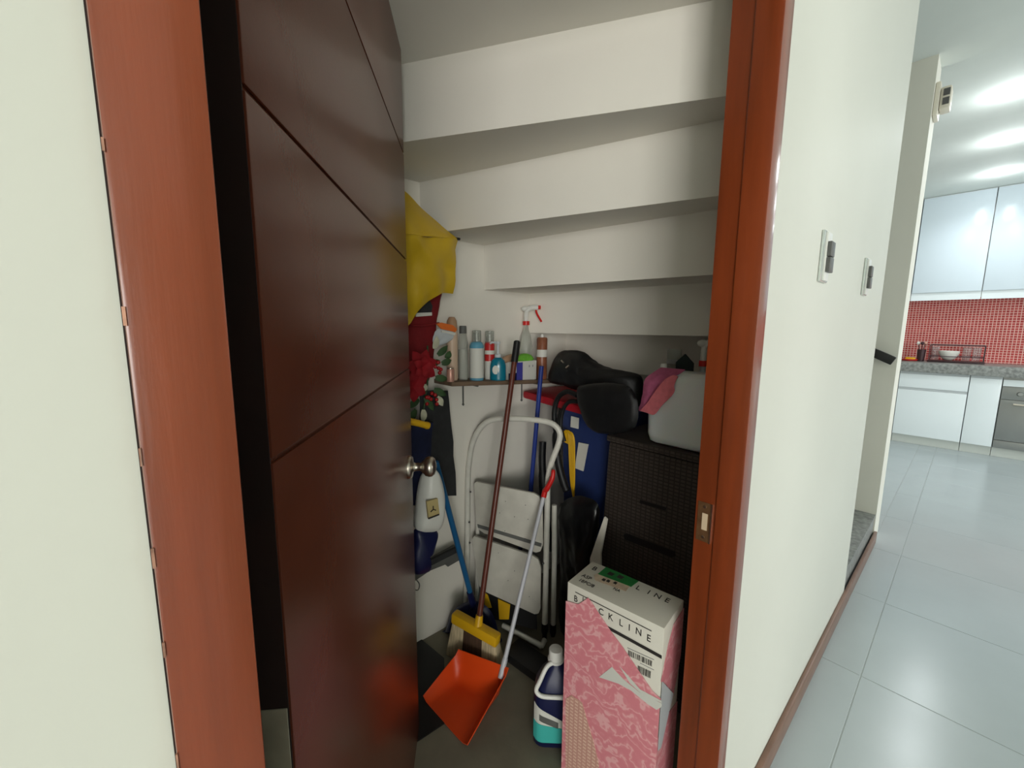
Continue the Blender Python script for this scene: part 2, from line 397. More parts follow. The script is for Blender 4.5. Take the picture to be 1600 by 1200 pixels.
# door frame
fr = thing('trim_1', ((A1+RP)/2, .04, 0), 'red-brown varnished door frame of the closet', 'door frame', kind='structure')
def jamb_l(): return MB().prism([(A1, -.006, 0), (A2, -.006, 0), (A2, .044, 0), (A2-.006, .044, 0), (A2-.006, .0895, 0), (A1, .0895, 0)], (0, 0, 1.965))
def jamb_r(): return MB().prism([(RJ, -.006, 0), (RP, -.006, 0), (RP, .0815, 0), (RJ+.004, .0815, 0), (RJ+.004, .040, 0), (RJ, .040, 0)], (0, 0, 1.965))
jamb_l().build('jamb', 'jamb', fr, bev=.002); jamb_r().build('jamb', 'jamb', fr, bev=.002)
B(A2, RJ, -.006, .08, DT+.008, 1.965).build('head', 'jamb', fr, bev=.002)
ch = MB()                                                          # flaking paint along the outer edge of the left jamb
z = .02
while z < 1.95:
    L = random.uniform(.003, .012); wdt = random.uniform(.0003, .0009)
    ch.box(A1-.0004, A1+wdt, -.0066, -.0055, z, z+L); z += L+random.uniform(.01, .08)
ch.build('paint_flakes', 'chip', fr)
B(A1-.0008, A1, -.0020, -.0004, 0, 1.96).build('caulk_seam', 'dooredge', fr)
sp = MB().box(RJ+.0025, RJ+.0045, .049, .076, .80, .885)
spo = sp.build('strike_plate', 'brass', fr)
B(RJ+.0015, RJ+.0030, .055, .066, .826, .862).build('latch_hole', 'socket', spo)
B(RJ+.0005, RJ+.0045, .0470, .049, .80, .885).build('plate_lip', 'steel', spo)
for z in (.81, .876): MB().lathe((RJ+.0027, .062, z), [(.0035, 0), (.003, .0012)], (-1, 0, 0), 10).build('screw', 'steel', spo)

# door leaf, hinged on the left jamb and swung into the closet
HC = V((.0702, .1031, 0)); an = R_(35.735)
DU = V((math.sin(an), math.cos(an), 0)); DN = V((math.cos(an), -math.sin(an), 0)); DZ = V((0, 0, 1))
DW, DTK = .79, .036
dr = thing('door_1', HC+DU*.395-DN*.018, 'dark brown lacquered flush door with horizontal grooves, standing ajar', 'door', kind='structure')
def dbox(u0, u1, n0, n1, z0, z1):
    return MB().obox(HC+DU*(u0+u1)/2+DN*(n0+n1)/2+DZ*(z0+z1)/2, DU*(u1-u0)/2, DN*(n1-n0)/2, DZ*(z1-z0)/2)
dbox(0.0005, DW-.0005, -DTK, -.0035, .012, DT).build('core', 'door', dr)
dbox(-.0008, .0005, -DTK, -.002, .012, DT-.002).build('edge_strip', 'dooredge', dr)
zz = [.010, 1.1293, 1.4126, 1.6746, DT+.002]
for a, b in zip(zz, zz[1:]):
    dbox(0, DW, -.0036, 0, a+.0022, b-.0022).build('panel', 'door', dr, bev=.0015)
for z in (.80, .12, 1.72):
    hg = dbox(-.0022, -.0008, -DTK+.003, -.003, z, z+.1).build('hinge', 'hinge', dr, bev=.0004)
    MB().lathe(HC-DN*(DTK+.001)-DU*.003+DZ*z, [(.0045, 0), (.0045, .1)], (0, 0, 1), 12).build('knuckle', 'hinge', hg)
kp = HC+DU*(DW-.058)+DZ*.868
kn = MB().lathe(kp, [(.031, 0), (.031, .004), (.027, .009), (.014, .011), (.011, .016), (.0105, .03), (.016, .036), (.0245, .044), (.0275, .053), (.0265, .061), (.021, .068), (.01, .0715)], DN, 24).build('knob', 'steel', dr, ang=60)
MB().lathe(kp+DN*.0712, [(.006, 0), (.005, .0012)], DN, 14).build('knob_button', 'steel', kn)
MB().lathe(kp-DN*DTK, [(.031, 0), (.027, .009), (.011, .016), (.0105, .03), (.0245, .044), (.0275, .053), (.021, .068)], -DN, 20).build('inner_knob', 'steel', dr, ang=60)
dbox(DW-.0005, DW+.0012, -.03, -.006, .83, .90).build('latch_plate', 'steel', dr)

# winder staircase seen from below, and its first granite step
ZS = {k: 1.2163+(4-k)*.1728 for k in range(-2, 12)}; ZS[0] = 1.926; ZS[-1] = 2.09
LN = {0: (.02, 42), 1: (.416, 31.07), 2: (.7567, 19.79), 3: (1.0405, 10.32), 4: (1.2934, 7.87), 5: (1.545, 5), 6: (1.80, 2.5), 7: (2.05, 0), 8: (2.272, 0)}
def lx(k, y): X, b = LN[k]; return X+(YB-y)*math.tan(R_(b))
st = thing('staircase', (1.6, .6, 0), 'white winder staircase climbing above the closet, seen from below', 'staircase')
y0, y1 = .0905, YB-.0005
for k in range(0, 8):
    top = ZS[k]+.36
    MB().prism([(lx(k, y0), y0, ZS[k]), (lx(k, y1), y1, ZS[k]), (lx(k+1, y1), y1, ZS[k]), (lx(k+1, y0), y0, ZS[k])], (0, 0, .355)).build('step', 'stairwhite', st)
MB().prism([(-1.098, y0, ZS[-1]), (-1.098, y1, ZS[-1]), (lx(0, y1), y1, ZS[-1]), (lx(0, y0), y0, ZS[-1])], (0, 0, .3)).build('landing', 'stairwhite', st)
for i, (ya, zt) in enumerate(((.006, .17), (.33, .345), (.66, .52))):
    B(XE+.001, XE2-.001, ya, ya+.33, 0, zt-.014).build('granite_riser', 'granite', st)
    B(XE+.001, XE2-.001, ya-.004, ya+.335, zt-.014, zt).build('tread', 'granite', st)
hr = thing('handrail', (3.06, .2, 1.0), 'dark handrail end on the beige stair wall', 'handrail')
MB().obox((3.055, .25, 1.19), (.014, 0, 0), V((0, .24, .118)), V((0, -.010, .021))).build('rail', 'black', hr, bev=.004)
MB().tube([(3.055, .2, 1.15), (3.055, .2, 1.11), (3.1, .2, 1.10)], .006, 8).build('bracket', 'black', hr)

# light switches on the white wall
for nm, x in (('nearer the door frame', 1.2355), ('nearer the stair opening', 1.8087)):
    s = thing('light_switch', (x+.036, 0, 1.35), 'silver wall switch plate with dark rocker, '+nm, 'light switch', 'switches on the white wall')
    B(x, x+.072, -.006, -.0005, 1.357, 1.478).build('plate', 'chrome', s, bev=.002)
    B(x+.016, x+.058, -.0105, -.006, 1.360, 1.475).build('inner_frame', 'whitepl', s, bev=.001)
    for j in range(2):
        B(x+.018, x+.056, -.019, -.0105, 1.380+j*.037, 1.4155+j*.037).build('rocker', 'dgrey', s, bev=.002)

# cream detector high on the wall beyond the stairs
s = thing('wall_detector', (3.2, -.03, 2.37), 'cream wall-mounted box with two dark slots near the ceiling', 'detector')
B(3.135, 3.255, -.020, -.0005, 2.34, 2.50).build('back_plate', 'cream', s, bev=.006)
B(3.150, 3.240, -.062, -.02, 2.365, 2.475).build('housing', 'cream', s, bev=.012)
for z in (2.385, 2.428): B(3.146, 3.151, -.056, -.032, z, z+.032).build('slot', 'dgrey', s)

# ================================================================== KITCHEN
FX = 6.19
def unit(name, y0, y1, label, cat='cabinet'):
    o = thing(name, (6.47, (y0+y1)/2, 0), label, cat)
    B(FX+.02, 6.74, y0+.001, y1-.001, .095, .798).build('body', 'cabwhite', o)
    B(FX+.06, 6.74, y0+.001, y1-.001, 0, .095).build('plinth', 'plinth', o)
    return o
u = unit('base_cabinet', -.285, .235, 'white base cabinet with wide drawer over a door under the dish rack')
B(FX, FX+.02, -.282, .232, .625, .775).build('drawer', 'cabwhite', u, bev=.002)
B(FX, FX+.02, -.282, .232, .10, .600).build('door', 'cabwhite', u, bev=.002)
B(FX+.006, FX+.02, -.282, .232, .602, .623).build('grip_rail', 'gap', u); B(FX+.004, FX+.02, -.282, .232, .778, .796).build('grip_rail', 'gap', u)
u = unit('base_cabinet', -.500, -.287, 'narrow white base cabinet with one tall door beside the oven')
B(FX, FX+.02, -.497, -.290, .10, .775).build('door', 'cabwhite', u, bev=.002); B(FX+.004, FX+.02, -.497, -.290, .778, .796).build('grip_rail', 'gap', u)
u = unit('base_cabinet', .237, 1.6, 'white base cabinet mostly hidden behind the beige wall')
B(FX, FX+.02, .24, .9, .10, .775).build('door', 'cabwhite', u, bev=.002); B(FX, FX+.02, .905, 1.6, .10, .775).build('door', 'cabwhite', u, bev=.002)
u = unit('base_cabinet', -2.0, -1.105, 'white base cabinet right of the oven')
B(FX, FX+.02, -1.998, -1.108, .10, .775).build('door', 'cabwhite', u, bev=.002)
o = thing('oven', (6.47, -.80, 0), 'built-in stainless steel oven with bar handle in the white base units', 'oven')
B(FX+.02, 6.74, -1.10, -.503, .095, .798).build('body', 'ovenm', o)
B(FX+.06, 6.74, -1.10, -.503, 0, .095).build('plinth', 'plinth', o)
B(FX, FX+.02, -1.10, -.505, .712, .775).build('filler', 'cabwhite', o, bev=.002)
B(FX-.004, FX+.02, -1.10, -.505, .585, .706).build('control_panel', 'ovenm', o, bev=.002)
B(FX-.006, FX+.02, -1.10, -.505, .180, .580).build('oven_door', 'ovenm', o, bev=.003)
B(FX-.004, FX+.02, -1.10, -.505, .10, .175).build('lower_panel', 'ovenm', o, bev=.002)
hd = MB().tube([(FX-.05, -.585, .545), (FX-.05, -1.02, .545)], .011, 10).build('handle', 'steel', o)
for y in (-.60, -1.0): MB().tube([(FX-.05, y, .545), (FX, y, .545)], .007, 8).build('handle_post', 'steel', hd)
for y in (-.62, -.70, -.9, -.98): MB().lathe((FX-.004, y, .645), [(.022, 0), (.02, .018), (.017, .022)], (-1, 0, 0), 16).build('dial', 'ovenm', o)
tag(B(6.135, 6.741, -2.0, 1.6, .80, .90).build('worktop', 'granite', bev=.006), 'speckled grey granite worktop over the white cabinets', 'worktop')
for y0, y1, nm in ((.255, .85, 'white wall cabinet at the left end, mostly hidden'), (-.268, .25, 'pale wall cabinet door above the dish rack'), (-.80, -.273, 'pale wall cabinet door above the oven'), (-1.4, -.805, 'pale wall cabinet further right of the oven')):
    u = thing('wall_cabinet', (6.58, (y0+y1)/2, 1.6), nm, 'cabinet', 'wall cabinets in the kitchen')
    B(6.44, 6.74, y0, y1, 1.645, KH-.002).build('body', 'cabwhite', u)
    B(6.42, 6.44, y0+.003, y1-.003, 1.648, KH-.012).build('door', 'cabblue', u, bev=.002)
    B(6.435, 6.47, y0, y1, 1.565, 1.645).build('light_pelmet', 'cabwhite', u)

# things on the worktop
rk = thing('dish_rack', (6.5, -.15, .9), 'low dark wire dish rack holding glasses and a bowl', 'dish rack')
rx0, rx1, ry0, ry1 = 6.40, 6.66, -.36, .04
B(rx0-.01, rx1+.01, ry0-.01, ry1+.01, .902, .918).build('tray', 'rackm', rk, bev=.004)
for zr in (.965, 1.085): MB().tube([(rx0, ry0, zr), (rx1, ry0, zr), (rx1, ry1, zr), (rx0, ry1, zr)], .004, 6, True).build('rail', 'rackm', rk)
for x, y in ((rx0, ry0), (rx1, ry0), (rx1, ry1), (rx0, ry1)): MB().tube([(x, y, .91), (x, y, 1.087)], .004, 6).build('post', 'rackm', rk)
for i in range(9):
    y = ry0+(i+.5)*(ry1-ry0)/9
    MB().tube([(rx0, y, .92), (rx1, y, .92)], .002, 6).build('wire', 'rackm', rk)
tag(MB().lathe((6.49, -.105, .9245), [(.03, .0), (.06, .03), (.08, .08), (.082, .10), (.075, .096), (.055, .04), (.01, .012)], n=24).build('bowl', 'ceramic', ang=70), 'white ceramic bowl in the middle of the dish rack', 'bowl')
for y, nm in ((.0, 'clear drinking glass at the left end of the dish rack'), (-.235, 'clear drinking glass right of the white bowl in the rack'), (-.305, 'clear drinking glass at the right end of the dish rack')):
    tag(MB().lathe((6.5, y, .925), [(.028, 0), (.034, .14), (.031, .14), (.026, .006)], n=20).build('drinking_glass', 'glass', ang=70), nm, 'glass', 'glasses in the dish rack')
c = thing('utensil_cup', (6.45, .105, .9), 'dark utensil cup with pale-headed utensils beside the rack', 'cup')
MB().lathe((6.45, .105, .901), [(.03, 0), (.037, .13), (.033, .13), (.027, .01)], n=18).build('cup', 'rackm', c)
for dx, dy, m in ((.0, .03, 'ceramic'), (.02, -.02, 'pinkcan'), (-.02, .0, 'rackm')):
    ut = MB().tube([(6.45, .105, .93), (6.45+dx, .105+dy, 1.09)], .004, 6).build('utensil', 'rackm', c)
    MB().ell((6.45+dx*1.1, .105+dy*1.1, 1.10), .012, .016, .018).build('utensil_head', m, ut)
tag(MB().lathe((6.44, .19, .9005), [(.05, 0), (.075, .006), (.078, .022), (.074, .022), (.07, .009), (.01, .008)], n=24, sx=.8, sy=1.0).build('soap_tray', 'red_tray'), 'shallow red tray at the left end of the worktop', 'tray')
tag(B(6.405, 6.47, .145, .225, .911, .94).build('sponge', 'yellowpl', bev=.006), 'yellow sponge lying in the red tray', 'sponge')

# downlights
for i, x in enumerate((3.978, 4.90, 5.86)):
    d = thing('downlight', (x, -.278, KH-.012), ('nearest', 'middle', 'farthest')[i]+' of the round recessed downlights in the kitchen ceiling', 'ceiling light', 'row of kitchen downlights')
    MB().lathe((x, -.278, KH-.010), [(.062, .0), (.060, -.004), (.045, -.006), (.045, .0)], n=24).build('ring', 'whitepl', d)
    MB().lathe((x, -.278, KH-.0095), [(.045, 0), (.045, -.003)], n=24).build('lens', 'lamp', d)
    for kind, en, dz in (('SPOT', 27, .03), ('POINT', 2.4, .12)):      # beam of the lamp and the spill of its lens on the ceiling
        l = bpy.data.lights.new('downlight_beam', kind); l.energy = en; l.shadow_soft_size = .045; l.color = (.93, .98, 1.0)
        if kind == 'SPOT': l.spot_size = R_(155); l.spot_blend = .8
        lo = bpy.data.objects.new('downlight_beam', l); col.objects.link(lo); lo.location = (x, -.278, KH-dz)

# ================================================================== CLOSET: wall shelf and its bottles
def shz(x): return 1.041-(x-.885)*.060                             # the shelf sags a little to the right
sh = thing('wall_shelf', (1.10, 1.0, 1.01), 'narrow brown wooden shelf of cleaning bottles on the closet back wall', 'shelf')
MB().prism([(.80, .945, shz(.80)-.016), (1.335, .935, shz(1.335)-.016), (1.335, .935, shz(1.335)), (.80, .945, shz(.80))], (0, YB-.001-.94, 0)).build('board', 'shelfwood', sh, bev=.002)
for x in (.93, 1.25):
    br = MB().tube([(x, YB-.003, shz(x)-.11), (x, YB-.003, shz(x)-.02), (x, .965, shz(x)-.02)], .0035, 6).build('bracket', 'grey', sh)
    MB().lathe((x, YB-.001, shz(x)-.105), [(.005, 0), (.004, .005)], (0, -1, 0), 8).build('screw', 'grey', br)
PX = .00245
def shpt(px, Y=1.0):
    p = at(px, 592, Y=Y); return V((p.x, Y, shz(p.x)+.0008))
def top(px, py, Y=1.0): return at(px, py, Y=Y).z

# tall beige bottle
p = shpt(707); t = thing('lotion_bottle', p, 'tall beige bottle with tan domed cap at the left end of the shelf', 'bottle')
hgt = top(707, 495)-p.z; r = .021
MB().lathe(p, [(r*.9, 0), (r, .006), (r, hgt*.72), (r*.93, hgt*.78)], n=20).build('body', 'beigebot', t, ang=50)
MB().lathe(p+DZ*hgt*.78, [(r*.95, 0), (r*.98, .01), (r*.85, hgt*.16), (r*.5, hgt*.215), (r*.1, hgt*.22)], n=20).build('cap', 'tan', t, ang=50)
# little pink can
p = shpt(704, .955); t = thing('small_can', p, 'tiny copper-pink can at the shelf front corner', 'can')
MB().lathe(p, [(.013, 0), (.014, .003), (.014, .042), (.012, .046)], n=16).build('body', 'pinkcan', t); MB().lathe(p+DZ*.046, [(.0125, 0), (.0125, .003), (.010, .0035)], n=16).build('lid', 'steel', t)
# clear bottle, grey cap
p = shpt(724); t = thing('clear_bottle', p, 'slim clear plastic bottle with grey cap on the shelf', 'bottle'); hgt = top(724, 509)-p.z
MB().lathe(p, [(.016, 0), (.0175, .005), (.0175, hgt*.70), (.014, hgt*.80), (.0125, hgt*.86)], n=18).build('body', 'clear', t, ang=50)
MB().lathe(p+DZ*.004, [(.0155, 0), (.0155, hgt*.55)], n=16).build('contents', 'labelw', t)
MB().lathe(p+DZ*hgt*.86, [(.0135, 0), (.0135, hgt*.12), (.012, hgt*.14)], n=18).build('cap', 'grey', t)
# light blue bottle with white label and clear cap
p = shpt(745, .985); t = thing('shampoo_bottle', p, 'light blue bottle with big white label and clear cap', 'bottle'); hgt = top(745, 517, .985)-p.z
MB().lathe(p, [(.026, 0), (.027, .006), (.027, hgt*.70), (.022, hgt*.76), (.014, hgt*.79)], n=24).build('body', 'bluebot', t, ang=50)
MB().lathe(p+DZ*.010, [(.0274, 0), (.0274, hgt*.60)], n=24).build('label', 'labelw', t)
pm = MB().lathe(p+DZ*hgt*.79, [(.008, 0), (.007, hgt*.14), (.005, hgt*.17)], n=14).build('nozzle', 'whitepl', t)
MB().lathe(p+DZ*hgt*.77, [(.017, 0), (.017, hgt*.23), (.015, hgt*.24), (.015, hgt*.235), (.0155, .002)], n=18).build('cap', 'clear', t)
# red and white aerosol
p = shpt(765, 1.01); t = thing('aerosol_can', p, 'red and white aerosol can with clear cap behind the blue bottle', 'can'); hgt = top(765, 517, 1.01)-p.z
MB().lathe(p, [(.019, 0), (.020, .004), (.020, hgt*.38)], n=20).build('body', 'labelw', t)
MB().lathe(p+DZ*hgt*.38, [(.0201, 0), (.0201, hgt*.34), (.016, hgt*.40)], n=20).build('red_band', 'redcan', t)
MB().lathe(p+DZ*hgt*.52, [(.0204, 0), (.0204, hgt*.08)], n=20).build('label', 'labelw', t)
MB().lathe(p+DZ*hgt*.77, [(.006, 0), (.005, hgt*.16)], n=12).build('nozzle', 'whitepl', t)
MB().lathe(p+DZ*hgt*.74, [(.018, 0), (.018, hgt*.25), (.016, hgt*.26), (.016, hgt*.25), (.0165, .002)], n=18).build('cap', 'clear', t)
# teal dish soap with pump
p = shpt(778, .965); t = thing('soap_dispenser', p, 'teal dish soap bottle with pale pump and oval label', 'bottle'); hgt = top(778, 530, .965)-p.z
MB().lathe(p, [(.030, 0), (.032, .006), (.031, hgt*.36), (.026, hgt*.48), (.013, hgt*.56)], n=24, sx=1., sy=.62, xdir=(.75, -.66, 0)).build('body', 'tealliq', t, ang=60)
nb = V((-.66, -.75, 0))
MB().lathe(p+DZ*hgt*.26+nb*.0172-V((.75, -.66, 0))*.008, [(.014, 0), (.013, .0022)], nb, 20, 1, 1.3, (.75, -.66, 0)).build('label', 'labelw', t)
MB().lathe(p+DZ*hgt*.56, [(.013, 0), (.013, .012), (.0055, .014), (.005, hgt*.32), (.009, hgt*.33), (.009, hgt*.38)], n=16).build('pump', 'milky', t)
MB().tube([p+DZ*hgt*.92, p+DZ*hgt*.92+V((-.022, .012, 0)), p+DZ*hgt*.89+V((-.028, .015, 0))], .004, 8).build('spout', 'milky', t)
# printed box with sponge
p0 = shpt(793, .962); p1 = shpt(838, .955); t = thing('open_carton', (p0+p1)/2, 'small open box with white and violet print on the shelf', 'box')
hb = .072
B(p0.x, p1.x, .955, .985, min(p0.z, p1.z), p0.z+hb).build('body', 'labelw', t, bev=.002)
B(p0.x-.0008, p0.x+.055, .9535, .955, p1.z+.002, p1.z+.036).build('navy_panel', 'navypl', t)
B(p0.x+.042, p0.x+.075, .9530, .955, p1.z+.004, p0.z+hb-.004).build('violet_panel', 'violet', t)
for i in range(2): B(p1.x-.045+i*.02, p1.x-.041+i*.02, .9535, .955, p1.z+.055, p1.z+.064).build('print_mark', 'greytag', t)
q = V(((p1.x*.62+p0.x*.38), .970, p0.z+hb))
tag(MB().blob([q+V((-.05, 0, -.0)), q+V((-.03, 0, .022)), q+V((.01, 0, .03)), q+V((.045, 0, .018)), q+V((.05, 0, -.0)), q+V((0, 0, -.006))], (0, 1, 0), .018, .003, 60).build('scouring_pad', 'greensp', ang=80), 'bright green scouring pad in the printed box', 'scouring pad')
q = V(((p1.x*.12+p0.x*.88), .970, p0.z+hb))
tag(MB().blob([q+V((-.04, 0, 0)), q+V((-.03, 0, .022)), q+V((.02, 0, .03)), q+V((.045, 0, .01)), q+V((.02, 0, -.004))], (0, 1, 0), .015, .002, 50).build('sponge', 'tan', ang=80), 'tan sponge lying on the left of the printed box', 'sponge')
# trigger spray bottle on shelf
def spray(base, hgt, r, fwd, label, group=None, bm='clear', colr='redpl'):
    t = thing('spray_bottle', base, label, 'spray bottle'); f = V(fwd).normalized(); s = f.cross(DZ)
    MB().lathe(base, [(r*.95, 0), (r, .006), (r, hgt*.45), (r*.75, hgt*.58), (r*.4, hgt*.68), (r*.36, hgt*.74)], n=20).build('body', bm, t, ang=60)
    MB().lathe(base+DZ*hgt*.735, [(r*.55, 0), (r*.55, hgt*.055)], n=18).build('collar', colr, t)
    h0 = base+DZ*hgt*.79
    MB().tube(catmull([h0, h0+DZ*hgt*.09, h0+DZ*hgt*.15+f*.004, h0+DZ*hgt*.185+f*.022, h0+DZ*hgt*.19+f*.05], 4), [r*.36]*8+[r*.42]*9, 10).build('spray_head', 'whitepl', t)
    MB().ell(h0+DZ*hgt*.17-f*.006, .016, .016, .012).build('head_cover', 'whitepl', t)
    MB().tube([h0+DZ*hgt*.19+f*.05, h0+DZ*hgt*.19+f*.062], .009, 10).build('nozzle', colr, t)
    MB().tube(catmull([h0+DZ*hgt*.19+f*.042, h0+DZ*hgt*.12+f*.045, h0+DZ*hgt*.06+f*.055, h0-DZ*.002+f*.068], 3), .0045, 8).build('trigger', colr, t)
    return t
p = shpt(821, 1.03); p.z = shz(p.x)+.001
spray(p, top(826, 478, 1.03)-p.z, .028, (.83, -.55, 0), 'clear spray bottle with white head and red trigger on the shelf')
# brown can at the shelf's right end
p = shpt(846, .965); t = thing('aerosol_can', p, 'brown aerosol can with white tip at the right end of the shelf', 'can'); hgt = min(top(846, 514, .965), 1.212)-p.z
MB().lathe(p, [(.021, 0), (.023, .005), (.023, hgt*.9), (.019, hgt*.93)], n=22).build('body', 'browncan', t)
MB().lathe(p+DZ*hgt*.5, [(.0233, 0), (.0233, hgt*.16)], n=22).build('label', 'labelw', t)
MB().lathe(p+DZ*hgt*.93, [(.008, 0), (.007, hgt*.07)], n=12).build('nozzle', 'whitepl', t)

# ================================================================== CLOSET: hanging on the back wall, left
def sheet(pts_rows, k=4, fold=0., fsc=25., nrm=(0, 1, 0)):
    rows = [catmull(r, k) for r in pts_rows]; cols = list(zip(*rows))
    G = [catmull(list(c), k) for c in cols]; n = V(nrm)
    return [[p+n*(noise.noise(p*fsc)*fold) for p in c] for c in G]
# yellow umbrella
um = thing('umbrella', at(640, 400, Y=1.0), 'yellow nylon umbrella half folded, hanging high on the closet wall', 'umbrella')
ap = lambda x, y, Y: at(x, y, Y=Y)
MB().grid(sheet([[ap(585, 290, .98), ap(605, 290, .98), ap(632, 299, .985), ap(660, 325, .97), ap(696, 357, .95), ap(713, 371, .938)],
                 [ap(560, 320, .93), ap(600, 325, .91), ap(634, 338, .90), ap(662, 350, .91), ap(695, 365, .925), ap(714, 372.5, .936)],
                 [ap(560, 362, .90), ap(600, 364, .88), ap(636, 366, .875), ap(664, 368, .885), ap(695, 371, .91), ap(715, 374, .935)]], 5, .009, 16), .0012).build('canopy', 'yellow', um, ang=70)
MB().grid(sheet([[ap(560, 362, .902), ap(600, 365, .882), ap(636, 367, .877), ap(664, 369, .887), ap(695, 372, .912), ap(715, 374, .937)],
                 [ap(560, 420, .93), ap(600, 425, .90), ap(636, 420, .915), ap(664, 415, .90), ap(692, 418, .93), ap(712, 420, .945)],
                 [ap(560, 530, .95), ap(600, 525, .93), ap(640, 505, .93), ap(660, 480, .925), ap(688, 459, .94), ap(709, 459, .955)]], 5, .024, 17), .0012).build('lower_canopy', 'yellow', um, ang=70)
MB().tube([ap(600, 363, .878), ap(664, 368.5, .884), ap(716, 373, .935)], .0018, 6).build('rib', 'yellow', um)
MB().tube([ap(713, 373, .933), ap(718, 373.5, .936)], .0045, 8).build('rib_tip', 'black', um)
MB().tube([ap(590, 300, .97), ap(592, 350, .96), ap(600, 500, .955)], .005, 8).build('shaft', 'black', um)

# dark red bag
bg = thing('cloth_bag', at(650, 640, Y=1.0), 'dark red cloth bag hanging under the yellow umbrella', 'bag')
ol = [(600, 430), (640, 432), (688, 440), (686, 470), (681, 500), (677, 545), (672, 590), (655, 604), (600, 606)]
MB().blob([at(x, y, Y=1.02) for x, y in ol], (0, -1, 0), .028, .003, 14, pw=.35).build('body', 'redcloth', bg, ang=70)
pp = [(655, 470), (668, 462), (676, 478), (674, 489), (652, 490)]
MB().prism([at(x, y, Y=.989) for x, y in pp], (0, .003, 0)).build('picture', 'charcoal', bg)
MB().prism([at(x, y, Y=.988) for x, y in ((650, 489), (675, 488), (675, 493), (650, 495))], (0, .003, 0)).build('picture_edge', 'labelw', bg)
MB().tube([at(640, 508, Y=.985), at(660, 509, Y=.984), at(686, 505, Y=.99)], .004, 6).build('seam_band', 'redcloth', bg)

# packet with orange header
pk = thing('plastic_packet', at(697, 540, Y=.985), 'crumpled clear packet with orange header hanging beside the red bag', 'packet')
MB().prism([at(x, y, Y=.978) for x, y in ((682, 506), (690, 504), (708, 508), (714, 514), (712, 519), (690, 514))], (0, .006, 0)).build('header', 'orangepk', pk, bev=.001)
MB().blob([at(x, y, Y=.984) for x, y in ((684, 514), (711, 519), (709, 528), (698, 536), (684, 540), (676, 533))], (0, -1, 0), .006, .002, 60).build('pouch', 'milky', pk, ang=80)
MB().prism([at(x, y, Y=.974) for x, y in ((690, 516), (712, 520), (711, 524), (690, 519))], (0, .003, 0)).build('white_strip', 'labelw', pk)

# poinsettia spray
fc = at(657, 573, Y=.95)
ps = thing('poinsettia_spray', fc, 'artificial red poinsettia spray with berries and green leaves on the red bag', 'artificial flower')
def petal(c, d, L, W, m, nm, lift=.012, up=V((0, -1, 0))):
    d = V(d).normalized(); s = d.cross(up).normalized(); rows = []
    for i in range(7):
        t = i/6; wd_ = W*math.sin(math.pi*min(1, .12+.88*t))**.8*(1-.15*t)+.0004
        b = V(c)+d*L*t+up*(lift*math.sin(t*2.6)+.002)
        rows.append([b-s*wd_-up*.003, b, b+s*wd_-up*.003])
    return MB().grid(rows, .0012).build(nm, m, ps, ang=80)
for i in range(7):
    a = i*2*math.pi/7+.3; petal(fc, (math.cos(a), 0, math.sin(a)), .062, .022, 'petal', 'petal')
for i in range(5):
    a = i*2*math.pi/5+.1; petal(fc+V((0, -.012, 0)), (math.cos(a), 0, math.sin(a)), .04, .016, 'petal', 'petal', .014)
fc2 = at(645, 605, Y=.96)
for i in range(6):
    a = i*2*math.pi/6+.5; petal(fc2, (math.cos(a), 0, math.sin(a)), .05, .02, 'petal', 'petal')
for px, py, a, L, m in ((679, 545, 80, .045, 'paleleaf'), (684, 555, 40, .05, 'leaf'), (690, 568, 15, .04, 'leaf'), (680, 590, -10, .05, 'leaf'), (668, 606, 170, .04, 'paleleaf'), (678, 608, -30, .055, 'leaf'), (683, 620, -60, .04, 'paleleaf'), (655, 625, 200, .06, 'leaf'), (662, 640, -100, .045, 'paleleaf'), (650, 640, 230, .055, 'leaf'), (697, 560, 60, .03, 'leaf'), (672, 570, 20, .04, 'leaf'), (664, 620, -60, .06, 'leaf')):
    petal(at(px, py, Y=.965), (math.cos(R_(a)), 0, math.sin(R_(a))), L, .013, m, 'leaf', .008)
for cx, cy in ((682, 575), (674, 624)):
    for j in range(9):
        q = at(cx+random.uniform(-9, 9), cy+random.uniform(-10, 10), Y=.955+random.uniform(-.006, .006))
        MB().ell(q, .007, .007, .007, 10, 6).build('berry', 'berry', ps)
MB().tube([at(668, 540, Y=.975), at(668, 600, Y=.97), at(660, 650, Y=.975)], .003, 6).build('stem', 'leaf', ps)

# dark cloths
ct = thing('apron', at(690, 775, Y=1.0), 'charcoal cloth apron hanging on the closet wall beside the ladder', 'apron')
MB().grid(sheet([[at(x, 610, Y=Y) for x, Y in ((655, 1.0), (668, .985), (682, .995), (699, 1.01))],
                 [at(x, 690, Y=Y) for x, Y in ((655, .99), (672, .97), (690, .985), (708, 1.0))],
                 [at(x, 775, Y=Y) for x, Y in ((655, .98), (676, .96), (694, .975), (714, .99))]], 4, .010, 14), .003).build('cloth', 'charcoal', ct, ang=70)
MB().tube([at(690, 611, Y=1.005), at(688, 614, Y=1.05)], .004, 6).build('hanging_loop', 'charcoal', ct)
nv = tag(MB().grid(sheet([[at(x, 660, Y=Y) for x, Y in ((610, .945), (640, .925), (666, .935), (676, .945))],
                 [at(x, 700, Y=Y) for x, Y in ((610, .94), (640, .92), (664, .935), (674, .95))],
                 [at(x, 790, Y=Y) for x, Y in ((610, .93), (640, .915), (660, .925), (668, .94))]], 4, .012, 14), .003).build('garment', 'navy', ang=70), 'navy blue garment hanging behind the door knob', 'garment')
yh = thing('brush', at(655, 662, Y=.88), 'yellow brush handle sticking out past the door edge', 'brush')
